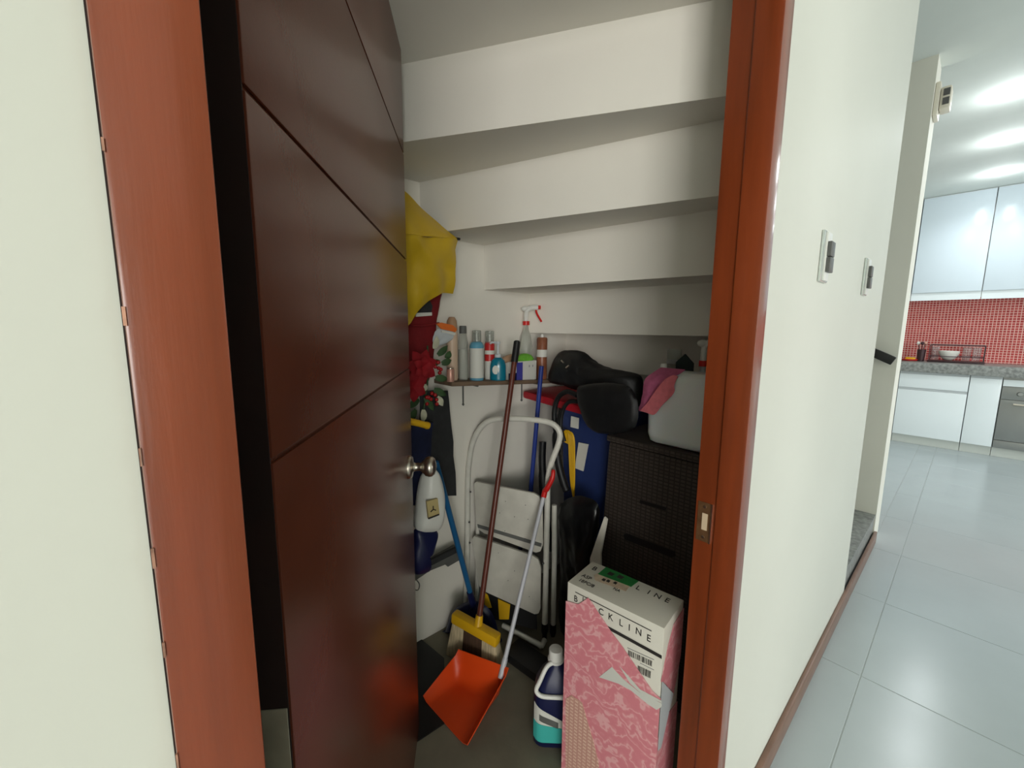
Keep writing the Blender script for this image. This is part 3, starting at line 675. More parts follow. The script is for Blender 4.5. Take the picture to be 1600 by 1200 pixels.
MB().tube(catmull([at(615, 654, Y=.885), at(648, 660, Y=.88), at(664, 664, Y=.88), at(671, 665.5, Y=.88)], 4), [.011]*9+[.0125, .012, .011, .007], 12).build('handle', 'yellowpl', yh, ang=70)
MB().obox(at(606, 652, Y=.885), (.03, 0, .0), (0, .012, 0), (0, 0, .02)).build('brush_head', 'bristle_brown', yh, bev=.004)

# hand-held appliance: white housing, navy foot
va = thing('handheld_vacuum', at(660, 890, Y=.86), 'white and navy handheld cleaner with tan sticker hanging by the door knob', 'vacuum')
MB().blob([at(x, y, Y=.86) for x, y in ((676, 729), (684, 742), (689, 765), (690, 790), (688, 815), (681, 829), (667, 833), (651, 829), (653, 800), (657, 765), (664, 738))], (.25, -1, 0), .038, 0, pw=.45).build('housing', 'whitepl', va, ang=80)
MB().blob([at(x, y, Y=.862) for x, y in ((680, 826), (679, 842), (673, 862), (664, 872), (664, 884), (668, 893), (648, 898), (640, 880), (644, 850), (650, 826)) ], (.25, -1, 0), .030, 0, pw=.5).build('foot', 'navypl', va, ang=80)
stk = MB().prism([at(x, y, Y=.815) for x, y in ((667, 784), (684, 779), (687, 804), (670, 811))], (0, .008, 0)).build('sticker', 'tan_paper', va)
MB().prism([at(x, y, Y=.8135) for x, y in ((670, 809), (686, 803), (686.5, 805), (670, 811.5))], (0, .004, 0)).build('print_line', 'ink', stk)
for ang_ in (90, 210, 330):
    c0 = at(677, 796, Y=.8135); d = V((math.cos(R_(ang_)), 0, math.sin(R_(ang_))))
    MB().tube([c0, c0+d*.011], .0016, 6).build('print_blade', 'ink', stk)

# grey squeegee resting against the wall
sq = thing('squeegee', at(690, 890, Y=1.0), 'dark grey bar-shaped squeegee leaning on the wall behind the blue pole', 'squeegee')
MB().prism([at(x, y, Y=1.0) for x, y in ((640, 903), (668, 888), (720, 858), (724, 872), (700, 886), (697, 882), (672, 892), (640, 914))], (0, .05, 0)).build('blade', 'grey', sq, bev=.002)
MB().prism([at(x, y, Y=.99) for x, y in ((662, 881), (720, 853), (722, 860), (664, 889))], (0, .014, 0)).build('clamp', 'charcoal', sq, bev=.002)
MB().tube(catmull([at(646, 902, Y=.99), at(655, 912, Y=.985), at(653, 922, Y=.985), at(645, 920, Y=.985)], 4), .002, 6).build('wire_loop', 'grey', sq)

# ================================================================== CLOSET: ladder, brooms, pans
LA = (V((1.08, .76, 0))-V((.915, 1.02, 0))).normalized(); LB = V((-LA.y, LA.x, 0)); th = R_(4)
LO = V((.915, 1.02, 0)); LNm = LB*math.cos(th)-DZ*math.sin(th)
def lp(x, y, off=0.): return atp(x, y, LO, LNm)+LNm*off
def lq(x, y, off): return atp(x, y, LO+LNm*off, LNm)
la = thing('step_ladder', (1.02, .88, 0), 'white folded two-step ladder with tubular frame leaning on the back wall', 'step ladder')
def fl0(p, z=.012): q = V(p); q.z = max(q.z, z); return q
fp = [(727, 925), (730, 873), (731, 753), (733, 722), (738, 694), (749, 671), (766, 657), (800, 654), (835, 656), (861, 661), (874, 674), (873, 692), (861, 725), (856, 753), (855, 800), (852, 940), (851, 981)]
fpts = [lp(x, y) for x, y in fp]; fpts[0].z = .02
last = fpts[-1].copy(); last.z = max(.012, last.z)
MB().tube(catmull(fpts, 4), .0115, 12).build('frame', 'white_enamel', la, ang=70)
rr = [lp(864, 793, .03), lp(864, 880, .03), lp(863, 940, .03), lp(862, 990, .03)]
MB().tube(rr, .0105, 12).build('rear_leg', 'white_enamel', la)
rl = [lp(743, 790, .028), lp(741, 920, .028)]; rl[1].z = .02
MB().tube(rl, .0095, 12).build('rear_leg', 'white_enamel', la)
for q in (fpts[-1], rr[-1]):
    MB().lathe(q-DZ*.0, [(.013, .02), (.0135, -.01), (.012, -.02)], n=14).build('foot_cap', 'black', la)
    if q.z > .03: MB().tube([q-DZ*.015, V((q.x, q.y, .002))], .009, 10).build('foot_stub', 'black', la)
def panel(ol, th_, off): return MB().prism([lp(x, y, off) for x, y in ol], LNm*th_)
pu = panel([(741, 756), (744, 752), (835, 770), (843, 775), (848, 790), (849, 850), (845, 861), (838, 863), (757, 833), (748, 826), (744, 812)], .016, -.006).build('step_plate', 'step_enamel', la, bev=.004)
panel([(747, 818), (847, 848), (846, 853), (748, 823)], -.004, -.006).build('plate_groove', 'grey', pu)
panel([(738, 842), (742, 836), (834, 867), (842, 873), (846, 886), (845, 950), (842, 957), (836, 958), (757, 922), (750, 915)], .016, -.010).build('step_plate', 'step_enamel', la, bev=.004)
for x, y in ((737, 767), (736, 846), (846, 795), (850, 878), (735, 814)): MB().lathe(lp(x, y, -.012), [(.004, 0), (.0035, .004)], -LNm, 10).build('rivet', 'grey', la)
for x, y in ((791, 782), (822, 788), (782, 800), (805, 806), (826, 810), (790, 828), (822, 840), (774, 778), (780, 862), (805, 890), (820, 915), (795, 905), (828, 930)):
    MB().lathe(lp(x, y, -.0105), [(.0018, 0), (.0016, .001)], -LNm, 8).build('grip_dot', 'grey', la)
lb_ = panel([(752, 920), (758, 923), (838, 960), (838, 985), (768, 968), (752, 955)], .010, .004).build('lower_plate', 'black', la)
for ol in ([(757, 926), (762, 930), (768, 950), (757, 950)], [(778, 936), (797, 945), (795, 968), (780, 968)]): panel(ol, -.003, .0035).build('yellow_stripe', 'yellowpl', lb_)
ba, bb = at(786, 977, Z=.02), at(846, 1009, Z=.02)
MB().tube(catmull([ba, (ba+bb)/2, bb-(bb-ba)*.08, bb, bb+V((.03, .012, .0))], 3), .0105, 10).build('base_bar', 'white_enamel', la, ang=70)

# flat black case on the floor in front of the ladder
c0, c1 = at(786, 1030, Z=0), at(868, 1090, Z=0); dv = (c1-c0).normalized(); nv_ = V((-dv.y, dv.x, 0)); nv_ = nv_ if nv_.x > 0 else -nv_
tag(MB().prism([c0, c0+dv*.33, c0+dv*.33+nv_*.09, c0+nv_*.09], (0, 0, .035)).build('flat_case', 'black', bev=.006), 'flat black case on the floor between ladder and blue jug', 'case')

# brown broom
hd0, hd1 = at(709, 962, Z=.155), at(779, 1001, Z=.135)
hc_ = hd0*.45+hd1*.55; bt = at(808, 534, Y=.905)
br = thing('broom', V((hc_.x, hc_.y, 0)), 'broom with brown pole, black grip and yellow head standing in the closet', 'broom')
gx = bt+(hc_-bt)*.075
MB().tube([hc_+DZ*.0, bt], .0105, 12).build('pole', 'brownpole', br)
MB().tube([gx, bt, bt+(bt-hc_).normalized()*.004], [.0135, .013, .009], 12).build('grip', 'black', br)
ax = (hd1-hd0).normalized(); pn = V((-ax.y, ax.x, 0)).normalized()
MB().obox((hd0+hd1)/2, (hd1-hd0)/2, pn*.018, DZ*.019+V((.002, 0, 0))).build('head', 'yellowpl', br, bev=.008)
MB().tube([hc_+DZ*.005, hc_+(bt-hc_).normalized()*.05], [.018, .013], 12).build('socket', 'yellowpl', br)
def bris(t0, t1, m, f0, f1):
    a, b = hd0.lerp(hd1, t0), hd0.lerp(hd1, t1); a2, b2 = hd0.lerp(hd1, f0), hd0.lerp(hd1, f1)
    rows = []
    for i in range(7):
        u = i/6; P = []
        for (p, q) in ((a, a2), (b, b2)):
            z = (p.z-.012)*(1-u)+.002*u; c = V((p.x*(1-u)+q.x*u, p.y*(1-u)+q.y*u, z)); P.append(c)
        wd_ = .014+.014*u
        rows.append([P[0]-pn*wd_, P[1]-pn*wd_, P[1]+pn*wd_, P[0]+pn*wd_])
    vs_ = [p for r in rows for p in r]; fs = []
    for i in range(6):
        for k in range(4): fs.append((i*4+k, i*4+(k+1) % 4, (i+1)*4+(k+1) % 4, (i+1)*4+k))
    fs += [(0, 1, 2, 3), (24, 25, 26, 27)]
    tag(MB().add(vs_, fs).build('bristles', m, br, bev=.003), kind='stuff')
bris(.02, .28, 'bristle_cream', -.10, .26); bris(.285, .68, 'bristle_brown', .265, .70); bris(.685, .98, 'bristle_cream', .705, 1.10)

# orange dustpan with white pole
d0, d1, d2, d3 = at(716, 1019, Z=.085), at(661, 1086, Z=.02), at(730, 1166, Z=.012), at(794, 1052, Z=.075)
dp = thing('dustpan', (d0+d2)/2*1.0-DZ*((d0+d2).z/2), 'orange long-handled dustpan with pale pole and red hook', 'dustpan')
f0, f1, f2, f3 = [V((p.x, p.y, .006)) for p in (d0, d1, d2, d3)]
ce = (f0+f1+f2+f3)/4
rows = []
N = 12
for i in range(N+1):
    u = i/N; row = []
    for j in range(N+1):
        v = j/N                                          # u: rear -> lip, v: left -> right
        p = (f0.lerp(f3, v)).lerp(f1.lerp(f2, v), u)
        rear = max(0, 1-u/.22)**1.6; sl = max(0, 1-v/.12)**1.5; sr = max(0, 1-(1-v)/.12)**1.5
        hh = max(.088*rear, .078*max(sl, sr)*(1-u*.85))
        p = p + DZ*(hh+.002*(1-u)); row.append(p)
    rows.append(row)
MB().grid(rows, .003).build('pan', 'orange', dp, ang=50)
hk = lp(853, 768, -.035); pb = d3.lerp(d0, .10)+DZ*.012
MB().tube([pb, hk], .0078, 12).build('pole', 'poleswhite', dp)
MB().tube([pb-(hk-pb).normalized()*.03, pb+(hk-pb).normalized()*.03], [.010, .0095], 12).build('socket', 'poleswhite', dp)
kd = (hk-pb).normalized()
hko = MB().tube([hk-kd*.012, hk+kd*.02], .0105, 12).build('hook_cap', 'redpl', dp)
MB().tube(catmull([hk+kd*.015, lp(858, 758, -.04), lp(866, 742, -.04), lp(867, 730, -.035)], 4), [.0105]*5+[.0095]*4+[.008]*3+[.005], 10).build('hook', 'redpl', hko, ang=70)

# black tray under the pan
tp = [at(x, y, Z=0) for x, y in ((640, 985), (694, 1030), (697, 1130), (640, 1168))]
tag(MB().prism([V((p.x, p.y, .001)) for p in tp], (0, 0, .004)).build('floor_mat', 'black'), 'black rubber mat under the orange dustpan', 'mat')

# navy hooded dustpan on blue pole
nb0 = at(738, 1000, Z=0); nb0 = V((.865, .99, 0))
nd = thing('lobby_pan', nb0, 'navy rounded dustpan on a blue pole behind the yellow broom head', 'dustpan')
ol = [(694, 1010), (696, 985), (704, 962), (717, 946), (738, 939), (756, 944), (770, 960), (778, 985), (782, 1004), (740, 1018)]
MB().blob([V((p.x, min(p.y, 1.05), max(p.z, .004))) for p in (lq(x, y, -.07) for x, y in ol)], LB, .024, .0, pw=.5, back=1).build('hood', 'navypl', nd, ang=80)
MB().tube([lq(741, 950, -.07), at(688, 748, Y=.925), at(681, 722, Y=.92)], .0105, 12).build('pole', 'bluepole', nd)
MB().tube([lq(741, 952, -.07), lq(741, 952, -.07).lerp(at(688, 748, Y=.925), .15)], [.016, .0125], 12).build('socket', 'navypl', nd)

# deep blue mop pole behind the ladder
bp_ = thing('mop', at(815, 985, Y=1.04), 'deep blue mop pole leaning on the wall right of the ladder', 'mop')
MB().tube([at(846, 572, Y=.90), at(829, 770, Y=.95)], .0095, 12).build('pole', 'bluepole2', bp_)
q = at(829, 770, Y=.95); q2 = V((q.x-.03, 1.03, .03))
MB().tube([q, q2], .0095, 12).build('lower_pole', 'bluepole2', bp_); MB().tube([q+DZ*.01, q-DZ*.02], .012, 10).build('joint', 'navypl', bp_)
MB().obox(q2-DZ*.012, (.05, 0, 0), (0, .022, 0), (0, 0, .016)).build('mop_head', 'bluepole2', bp_, bev=.006)

# ================================================================== CLOSET: blue jug and wrapped carton
jc = V((.836, .457, 0)); jr = V((.72, -.69, 0)).normalized(); jf = V((-.69, -.72, 0)).normalized()   # right and front of the jug
jg = thing('detergent_jug', jc, 'navy detergent jug with white cap, white handle and teal label', 'jug')
def rrect(a, b, r, n=5):
    o = []
    for cx, cy, t0 in ((a-r, b-r, 0), (-a+r, b-r, 90), (-a+r, -b+r, 180), (a-r, -b+r, 270)):
        for i in range(n): t = R_(t0+90*i/(n-1)); o.append((cx+r*math.cos(t), cy+r*math.sin(t)))
    return o
def loft(c, X, Y, secs, up=DZ):                       # secs: (z, half a, half b, corner radius, shift along X)
    vs_, fs = [], []; n = 0
    for z, a, b, r, sx in secs:
        pr = rrect(a, b, min(r, a*.98, b*.98)); n = len(pr)
        vs_ += [V(c)+X*(x+sx)+Y*y+up*z for x, y in pr]
    for i in range(len(secs)-1): fs += [(i*n+k, i*n+(k+1) % n, (i+1)*n+(k+1) % n, (i+1)*n+k) for k in range(n)]
    fs += [tuple(range(n))[::-1], tuple(range((len(secs)-1)*n, len(secs)*n))]
    return MB().add(vs_, fs)
loft(jc, jr, jf, [(.001, .058, .040, .025, 0), (.010, .066, .046, .028, 0), (.135, .066, .046, .028, 0), (.185, .060, .042, .028, 0), (.215, .046, .034, .024, 0), (.245, .024, .022, .018, 0), (.262, .018, .018, .017, 0)]).build('body', 'navypl', jg, ang=60)
cpb = jc-jr*.002+DZ*.258
cp = MB().lathe(cpb, [(.024, 0), (.024, .006), (.021, .008), (.021, .032), (.019, .036), (.006, .037)], n=24).build('cap', 'whitepl', jg)
MB().tube(catmull([jc-jr*.012+DZ*.262+jf*.016, jc-jr*.030+DZ*.25+jf*.02, jc-jr*.050+DZ*.215+jf*.034, jc-jr*.060+DZ*.192+jf*.040, jc-jr*.045+DZ*.180+jf*.046, jc-jr*.005+DZ*.178+jf*.047, jc+jr*.045+DZ*.178+jf*.046], 4), .0065, 10).build('handle', 'whitepl', jg, ang=70)
def jsurf(x, z, off):
    ax_ = abs(x); y = .046 if ax_ <= .038 else .018+math.sqrt(max(0, .028**2-(ax_-.038)**2))
    return jc+jr*x+DZ*z+jf*(y+off)-jr*(off if x < -.05 else 0)
def jlabel(x0, x1, lo, hi, off, m, nm, par):
    rows = [[jsurf(x, lo(x)+(hi(x)-lo(x))*j/3, off) for j in range(4)] for x in [x0+(x1-x0)*i/14 for i in range(15)]]
    return MB().grid(rows, .0006).build(nm, m, par, ang=70)
tp_ = lambda x: .146-(x+.064)*.58 if x < .022 else .096-(x-.022)*.6
bt_ = lambda x: .026+max(0, abs(x+.017)-.03)*.25
lw = jlabel(-.064, .032, bt_, tp_, .0010, 'labelw', 'label', jg)
jlabel(-.0643, .0322, bt_, lambda x: .088-(x+.064)*.16, .0020, 'teal', 'teal_band', lw)
jlabel(-.050, .006, lambda x: tp_(x)-.040+(x+.05)*.15, lambda x: tp_(x)-.020+(x+.05)*.15, .0020, 'grey', 'print_block', lw)
for i in range(7): MB().ell(jc+jr*.044+jf*.0452+DZ*(.03+i*.0165), .0022, .0022, .0022, 8, 6).build('level_dot', 'whitepl', jg)

# carton
ZC = .58
cTL, cTR = at(887, 909, Z=ZC), at(1038, 982, Z=ZC)
e1 = (cTR-cTL); CW = e1.length; e1.normalize(); e2 = V((-e1.y, e1.x, 0)); e2 = e2 if e2.x > 0 else -e2; CDp = .128
nf = -e2
ca = thing('carton', cTL+e1*CW/2+e2*CDp/2-DZ*ZC, 'tall white carton lettered in black, half wrapped in pink floral film, beside the door frame', 'carton')
MB().prism([cTL, cTR, cTR+e2*CDp, cTL+e2*CDp], (0, 0, -ZC+.001)).build('box', 'card', ca, bev=.002)
def cf(x, y, off=.0008): return atp(x, y, cTL+nf*off, nf)                    # a point on the front face
def cz(x, y, off=.0008): return at(x, y, Z=ZC+off)                          # a point on the top face
cs_n = e1
def csd(u, z, off=.0010): return cTR+e2*u+DZ*(z-ZC)+e1*off                   # on the right side face
# printing on the front
def strip(a, b, w_, m, nm, fn=cf, wdir=None, nrm=None):
    a, b = fn(*a), fn(*b); wd_ = (V(wdir) if wdir is not None else DZ)*w_
    return MB().prism([a-wd_, b-wd_, b+wd_, a+wd_], (nrm or nf)*.0004).build(nm, m, ca)
strip((899, 925), (1018, 986), .0010, 'ink', 'rule')
strip((945, 978), (1034, 1027), .0042, 'ink', 'rule')
fz = (cf(1018, 990)-cf(897, 935)).normalized()
LT = [('B', 896.5, 937), ('L', 909.5, 940), ('C', 935, 957), ('K', 950, 965.5), ('L', 967, 975), ('I', 981.5, 983), ('N', 992.5, 988), ('E', 1010, 999)]
for chv, x, y in LT:
    text(chv, .024, cf(x, y+1.5, .001), e1, DZ, 'ink', ca, 'letter', 1, .85)
for (x0, y0_, x1, y1_, hh) in ((982, 1016, 1019, 1033, .014), (997, 1040, 1017, 1049, .018)):
    a, b = cf(x0, y0_, .001), cf(x1, y1_, .001); bc = MB(); t = 0
    random.seed(5)
    while t < 1:
        w_ = random.choice((.012, .02, .035)); q0, q1 = a.lerp(b, t), a.lerp(b, min(1, t+w_))
        bc.prism([q0, q1, q1-DZ*hh, q0-DZ*hh], nf*.0003); t += w_+random.choice((.015, .03, .04))
    tag(bc.build('barcode', 'ink', ca), kind='stuff')
strip((980, 1012), (1022, 1031), .0006, 'greytag', 'rule'); strip((1000, 1036), (1022, 1047), .0005, 'greytag', 'rule')
# printing on the top: up direction of the lettering points to the back edge
tn = DZ
text('ASP', .020, cz(908, 900), e1, e2, 'ink', ca, 'lettering', 1.05, .8)
text('18PC/8', .018, cz(903, 907), e1, e2, 'ink', ca, 'lettering', 1.05, .8)
text('NA', .016, cz(957, 920.5), e1, e2, 'ink', ca, 'lettering', 1.05, .8)
for chv, x, y in (('B', 923.5, 889), ('L', 992, 919.5), ('I', 1010, 927), ('N', 1020, 931.5), ('E', 1037, 939)):
    text(chv, .026, cz(x, y), e1, e2, 'ink', ca, 'letter', 1, .9)
MB().prism([cz(x, y, .0012) for x, y in ((934, 897), (947, 886), (998, 908), (986, 917))], (0, 0, .0006)).build('green_tape', 'greentape', ca)
for x, y in ((953, 896), (968, 901)): MB().prism([cz(x+dx, y+dy, .002) for dx, dy in ((-5, 1), (0, -3), (8, 1), (3, 4))], (0, 0, .0003)).build('tape_mark', 'ink', ca)
MB().prism([cz(x, y, .0010) for x, y in ((928, 899), (934, 896), (984, 916), (978, 924), (930, 907))], (0, 0, .0005)).build('old_tape', 'stain', ca)
for x, y in ((942, 906), (949, 908), (960, 911)): MB().prism([cz(x+dx, y+dy, .0018) for dx, dy in ((-2.5, 0), (1, -2.5), (5, -.5), (2, 2.5))], (0, 0, .0003)).build('smudge', 'ink', ca)
# pink wrap: film over the lower front and right side, torn diagonally
zbot = .0015
pts = [(885, 939), (904, 944), (919, 934), (925, 941), (933, 954), (942, 967), (956, 988), (974, 1012), (997, 1046), (1020, 1080), (1033, 1092)]
wr = [cf(x, y, .0022) for x, y in pts]; wr[0] = cTL+nf*.0022+DZ*(wr[0].z-ZC)-e1*.002
rb = cTR+nf*.0022+e1*.002; rb.z = wr[-1].z-.004
poly = wr+[rb, V((rb.x, rb.y, zbot)), V((wr[0].x, wr[0].y, zbot))]
MB().prism(poly, nf*.0008).build('pink_wrap', 'floral', ca)
MB().prism([csd(-.003, .45), csd(.03, .52), csd(.06, .555), csd(CDp, .56), csd(CDp, .43), csd(.09, .34), csd(.03, .42)], e1*.0010).build('wrap_flap', 'floral', ca)
MB().prism([csd(-.003, .30), csd(.05, .32), csd(CDp, .30), csd(CDp, zbot), csd(-.003, zbot)], e1*.0010).build('side_wrap', 'floral', ca)
MB().prism([csd(.0, .45, .003), csd(.075, .365, .006), csd(.06, .33, .004), csd(.02, .26, .003), csd(.0, .27, .003)], e1*.0008).build('clear_film', 'milky', ca)
# white tears and bubble film on the front
for ol in ([(936, 1058), (956, 1042), (975, 1062), (1000, 1082), (1034, 1099), (1034, 1104), (1026, 1109), (1012, 1100), (985, 1078), (966, 1068), (945, 1061)], [(968, 1041), (980, 1054), (1000, 1077), (1034, 1095), (1034, 1098), (1005, 1086), (985, 1068)]):
    MB().prism([cf(x, y, .0034) for x, y in ol], nf*.0005).build('white_tear', 'labelw', ca)
MB().prism([cf(x, y, .0034) for x, y in ((884, 1092), (893, 1086), (910, 1098), (916, 1120), (928, 1160), (936, 1195))]+[cf(936, 1260, .0034), cf(884, 1260, .0034)], nf*.0008).build('bubble_film', 'bubble', ca)

# ================================================================== CLOSET: hamper, blue bin, bags on the right
HX = 1.2
hm = thing('storage_hamper', (1.33, .36, 0), 'dark brown woven-look plastic hamper behind the carton', 'hamper')
hl, hr_ = .555, .135
MB().add([(HX-.012, hr_-.02, .002), (HX-.012, hl+.028, .002), (1.46, hl+.028, .002), (1.46, hr_-.02, .002),
          (HX, hr_, .842), (HX, hl, .842), (1.45, hl, .842), (1.45, hr_, .842)],
         [(0, 1, 2, 3), (7, 6, 5, 4), (0, 4, 5, 1), (1, 5, 6, 2), (2, 6, 7, 3), (3, 7, 4, 0)]).build('body', 'weave', hm, bev=.012)
MB().box(HX-.006, 1.456, hr_-.006, hl+.006, .843, .866).build('lid', 'weave', hm, bev=.006)
def hfp(px, py, off): return at(px, py, X=HX-.012*(1-at(px, py, X=HX).z/.842)-off)
rec = MB().prism([hfp(x, y, .0005) for x, y in ((974, 836), (979, 833), (1055, 862), (1056, 869), (1050, 871), (976, 843))], (.012, 0, 0)).build('grip_slot', 'black', hm)
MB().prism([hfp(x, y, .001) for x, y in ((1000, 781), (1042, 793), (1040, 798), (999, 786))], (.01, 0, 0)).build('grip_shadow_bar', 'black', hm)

bn = thing('storage_bin', (1.45, .73, 0), 'blue plastic storage bin under the red lid', 'bin')
MB().add([(1.30, .625, .002), (1.30, .82, .002), (1.62, .82, .002), (1.62, .625, .002), (1.275, .60, .905), (1.275, .845, .905), (1.66, .845, .905), (1.66, .60, .905)],
         [(0, 1, 2, 3), (7, 6, 5, 4), (0, 4, 5, 1), (1, 5, 6, 2), (2, 6, 7, 3), (3, 7, 4, 0)]).build('body', 'bluebin', bn, bev=.012)
MB().box(1.268, 1.668, .594, .851, .875, .906).build('rim', 'bluebin', bn, bev=.006)
MB().prism([at(x, y, X=1.274) for x, y in ((905, 691), (920, 694), (912, 736), (899, 731))], (-.004, 0, 0)).build('white_label', 'labelw', bn)
stc = MB().prism([at(x, y, X=1.262) for x, y in ((893, 650), (905, 653), (904, 670), (892, 667))], (-.003, 0, 0)).build('sticker', 'labelw', bn)
tag(MB().prism([V((1.225, .70, .908)), V((1.225, 1.03, .930)), V((1.42, 1.05, .930)), V((1.66, 1.0, .925)), V((1.66, .70, .908))], (0, 0, .034)).build('flat_lid', 'redlid', bev=.012), 'dark red plastic lid laid on the blue bin under the black bag', 'tray')  # the red lid, lying across the bin

bgk = thing('duffel_bag', at(930, 640, X=1.33), 'black fabric bag slumped on the red lid', 'bag')
ol = [(859, 588), (866, 564), (876, 550), (892, 546), (908, 552), (920, 565), (950, 575), (985, 583), (1001, 592), (1003, 620), (1000, 636), (975, 632), (945, 624), (918, 614), (900, 608), (880, 602), (866, 598)]
MB().blob([at(x, y, X=1.30) for x, y in ol], (-1, 0, 0), .070, .006, 14, rings=16, dense=8, back=1.3, pw=.55).build('body', 'blackbag', bgk, ang=80)
MB().blob([at(x, y, X=1.160) for x, y in ((903, 606), (940, 598), (980, 602), (995, 625), (996, 655), (985, 674), (950, 679), (922, 670), (907, 642))], (-1, 0, 0), .024, .004, 18, rings=12, dense=8).build('front_pocket', 'blackbag', bgk, ang=80)
MB().tube(catmull([at(x, y, X=1.190) for x, y in ((902, 618), (886, 612), (872, 622), (866, 645), (868, 672), (876, 690))], 5), .010, 8).build('strap', 'blackbag', bgk, ang=80)
MB().tube(catmull([at(x, y, X=1.190) for x, y in ((905, 628), (890, 628), (880, 640), (876, 665), (882, 690))], 5), .008, 8).build('strap', 'blackbag', bgk, ang=80)
for x0, y0_ in ((877, 563), (889, 571)): MB().tube([at(x0, y0_, X=1.20), at(x0+4 if x0 < 880 else x0-5, y0_+4, X=1.195)], .003, 6).build('buckle', 'steel', bgk)

# coiled yellow cord
yc = thing('extension_cord', at(890, 720, X=1.23), 'bundle of yellow electric cord hanging against the blue bin', 'cord')
for k in range(5):
    o_ = k*2.6
    MB().tube(catmull([at(882+o_*.7, 690+k, X=1.235-.004*(k % 2)), at(881+o_*.9, 674+abs(k-2), X=1.225), at(888+o_*.8, 676+k*2, X=1.225), at(890+o_*.7, 712, X=1.23), at(892+o_*.5, 750, X=1.235), at(897-o_*.1, 782, X=1.24)], 4), .0042, 6).build('cord_strand', 'yellowpl', yc, ang=80)

# black hose and bags between ladder and bin
tag(MB().tube(catmull([at(848, 690, X=1.26), at(847, 720, X=1.25), at(849, 760, X=1.24), at(852, 800, X=1.235), at(858, 860, X=1.23)], 5), [.016]*8+[.019]*13, 12).build('rolled_mat', 'blackbag', ang=80), 'rolled black mat standing behind the ladder handle', 'mat')
MB().tube(catmull([at(878, 640, X=1.195), at(869, 680, X=1.19), at(872, 720, X=1.19), at(880, 752, X=1.19), at(886, 768, X=1.19)], 5), [.011]*5+[.016]*15+[.012], 10).build('shoulder_strap', 'blackbag', bgk, ang=80)
tb = [(874, 800), (882, 784), (905, 775), (926, 780), (937, 796), (934, 830), (926, 870), (922, 930), (926, 990), (912, 1010), (880, 1005), (874, 960), (876, 890)]
tag(MB().blob([V((p.x, p.y, max(p.z, .004))) for p in (at(x, y, X=1.165) for x, y in tb)], (-1, -.2, 0), .035, .006, 16, rings=14, dense=8, back=.8, pw=.5).build('bin_bag', 'bin_liner', ang=80), 'glossy black bin bag standing beside the woven hamper', 'bag')
sa = [at(x, y, X=1.10) for x, y in ((944, 808), (948, 812), (938, 866), (922, 872))]
tag(MB().prism(sa[:3]+[V((1.10, sa[2].y-.03, .002)), V((1.10, sa[3].y, .002)), sa[3]], (.008, 0, 0)).build('cardboard_strip', 'card'), 'pale cardboard strip between black bin bag and hamper', 'cardboard')

# jerry can, cloths and bottles on the hamper
jy0, jy1 = .165, .425
jcn = thing('jerry_can', V((1.275, (jy0+jy1)/2, .867)), 'translucent white plastic jerry can standing on the woven hamper', 'jerry can')
JC = V((1.278, (jy0+jy1)/2, .867)); JX, JY = V((0, -1, 0)), V((-1, 0, 0)); ha = (jy1-jy0)/2
loft(JC, JX, JY, [(.001, ha-.02, .05, .02, 0), (.008, ha-.008, .064, .03, 0), (.03, ha-.002, .070, .032, 0), (.12, ha, .072, .032, 0), (.19, ha, .070, .032, 0), (.222, ha-.008, .060, .03, 0), (.236, ha-.03, .042, .028, 0)]).build('body', 'hdpe', jcn, ang=60)
MB().lathe(V((1.268, .400, 1.092)), [(.014, 0), (.014, .010), (.0105, .012), (.0105, .03), (.008, .034)], n=18).build('spout_cap', 'whitepl', jcn)

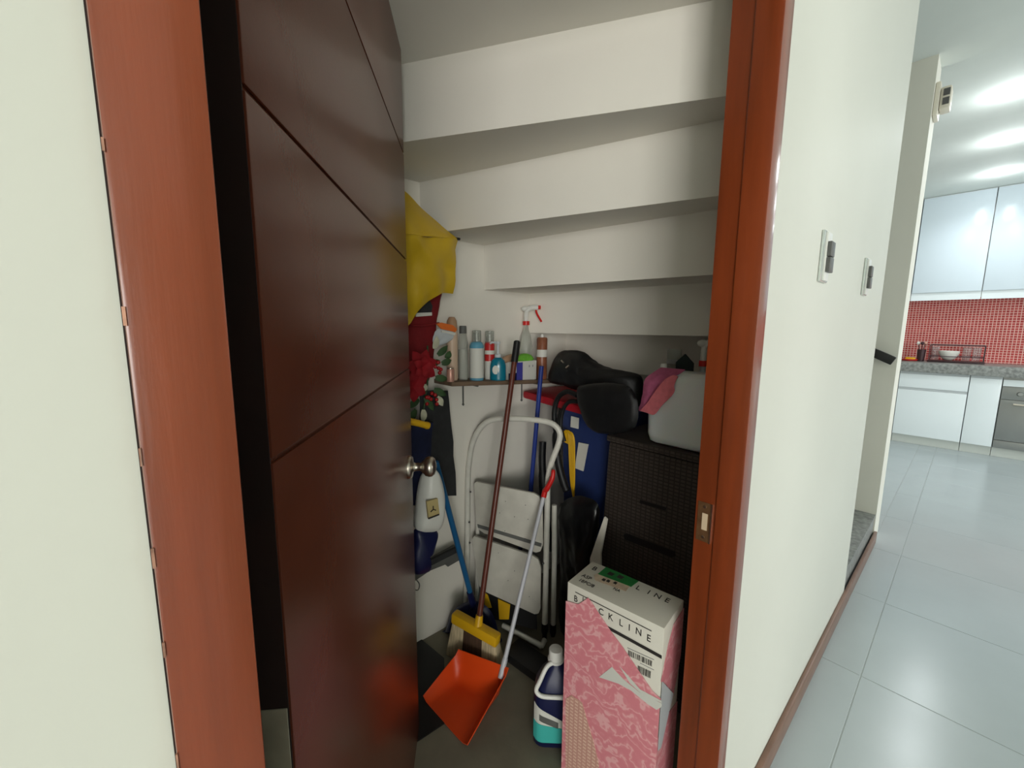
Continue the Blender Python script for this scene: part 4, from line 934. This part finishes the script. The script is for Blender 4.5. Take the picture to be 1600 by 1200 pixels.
def drape(rows, m, name, label, th_=.003):
    return tag(MB().grid(sheet(rows, 4, .004, 40, (1, 0, 0)), th_).build(name, m, ang=80), label, 'cloth')
fx = 1.196
drape([[V((1.240, y, 1.115)) for y in (.395, .372, .345, .315)],
       [at(1008, 592, X=fx), at(1018, 594, X=fx-.004), at(1028, 597, X=fx), at(1042, 596, X=fx-.002)],
       [at(1004, 615, X=fx-.002), at(1012, 616, X=fx-.008), at(1020, 614, X=fx-.002), at(1026, 610, X=fx)],
       [at(998, 641, X=fx-.003), at(1003, 642, X=fx-.008), at(1009, 636, X=fx-.003), at(1013, 628, X=fx-.001)]], 'mauve', 'microfibre_cloth', 'mauve microfibre cloth hung over the jerry can')
drape([[at(1040, 592, X=fx-.012-.006), at(1047, 588, X=fx-.012-.006), at(1053, 586, X=fx-.012-.004), at(1059, 588, X=fx-.012-.004)],
       [at(1028, 605, X=fx-.012-.010), at(1036, 604, X=fx-.012-.014), at(1046, 603, X=fx-.012-.010), at(1054, 602, X=fx-.012-.006)],
       [at(1014, 626, X=fx-.012-.010), at(1022, 628, X=fx-.012-.014), at(1036, 622, X=fx-.012-.012), at(1053, 614, X=fx-.012-.006)],
       [at(1000, 642, X=fx-.012-.010), at(1010, 645, X=fx-.012-.013), at(1022, 648, X=fx-.012-.012), at(1034, 634, X=fx-.012-.006)]], 'salmon', 'microfibre_cloth', 'salmon pink microfibre cloth over the mauve one on the jerry can')
cpz = .868
bx = thing('folded_card', V((1.38, .36, cpz)), 'dark green peaked carton behind the jerry can', 'carton')
gp = [at(x, y, X=1.352) for x, y in ((1056, 566), (1070, 553), (1083, 568), (1083, 590), (1058, 590))]
gp = gp[:3]+[V((1.352, gp[3].y, cpz)), V((1.352, gp[4].y, cpz))]
MB().prism(gp, (.007, 0, 0)).build('body', 'dkgreen', bx)
p = at(1049, 580, X=1.385); p = V((1.40, p.y, cpz)); tpz = at(1049, 546, X=1.385).z
t = thing('clear_cup', p, 'tall clear plastic cup behind the jerry can', 'cup')
MB().lathe(p, [(.020, 0), (.024, tpz-cpz), (.0225, tpz-cpz), (.019, .004)], n=20).build('cup', 'clear', t)
MB().lathe(p+DZ*(tpz-cpz-.05), [(.0245, 0), (.0248, .014)], n=20).build('band', 'greytag', t)
p = V((1.385, at(1099, 560, X=1.385).y, cpz))
spray(p, at(1098, 530, X=1.385).z-p.z, .024, (.3, -.95, 0), 'white-headed spray bottle beside the door frame behind the jerry can', bm='milky')
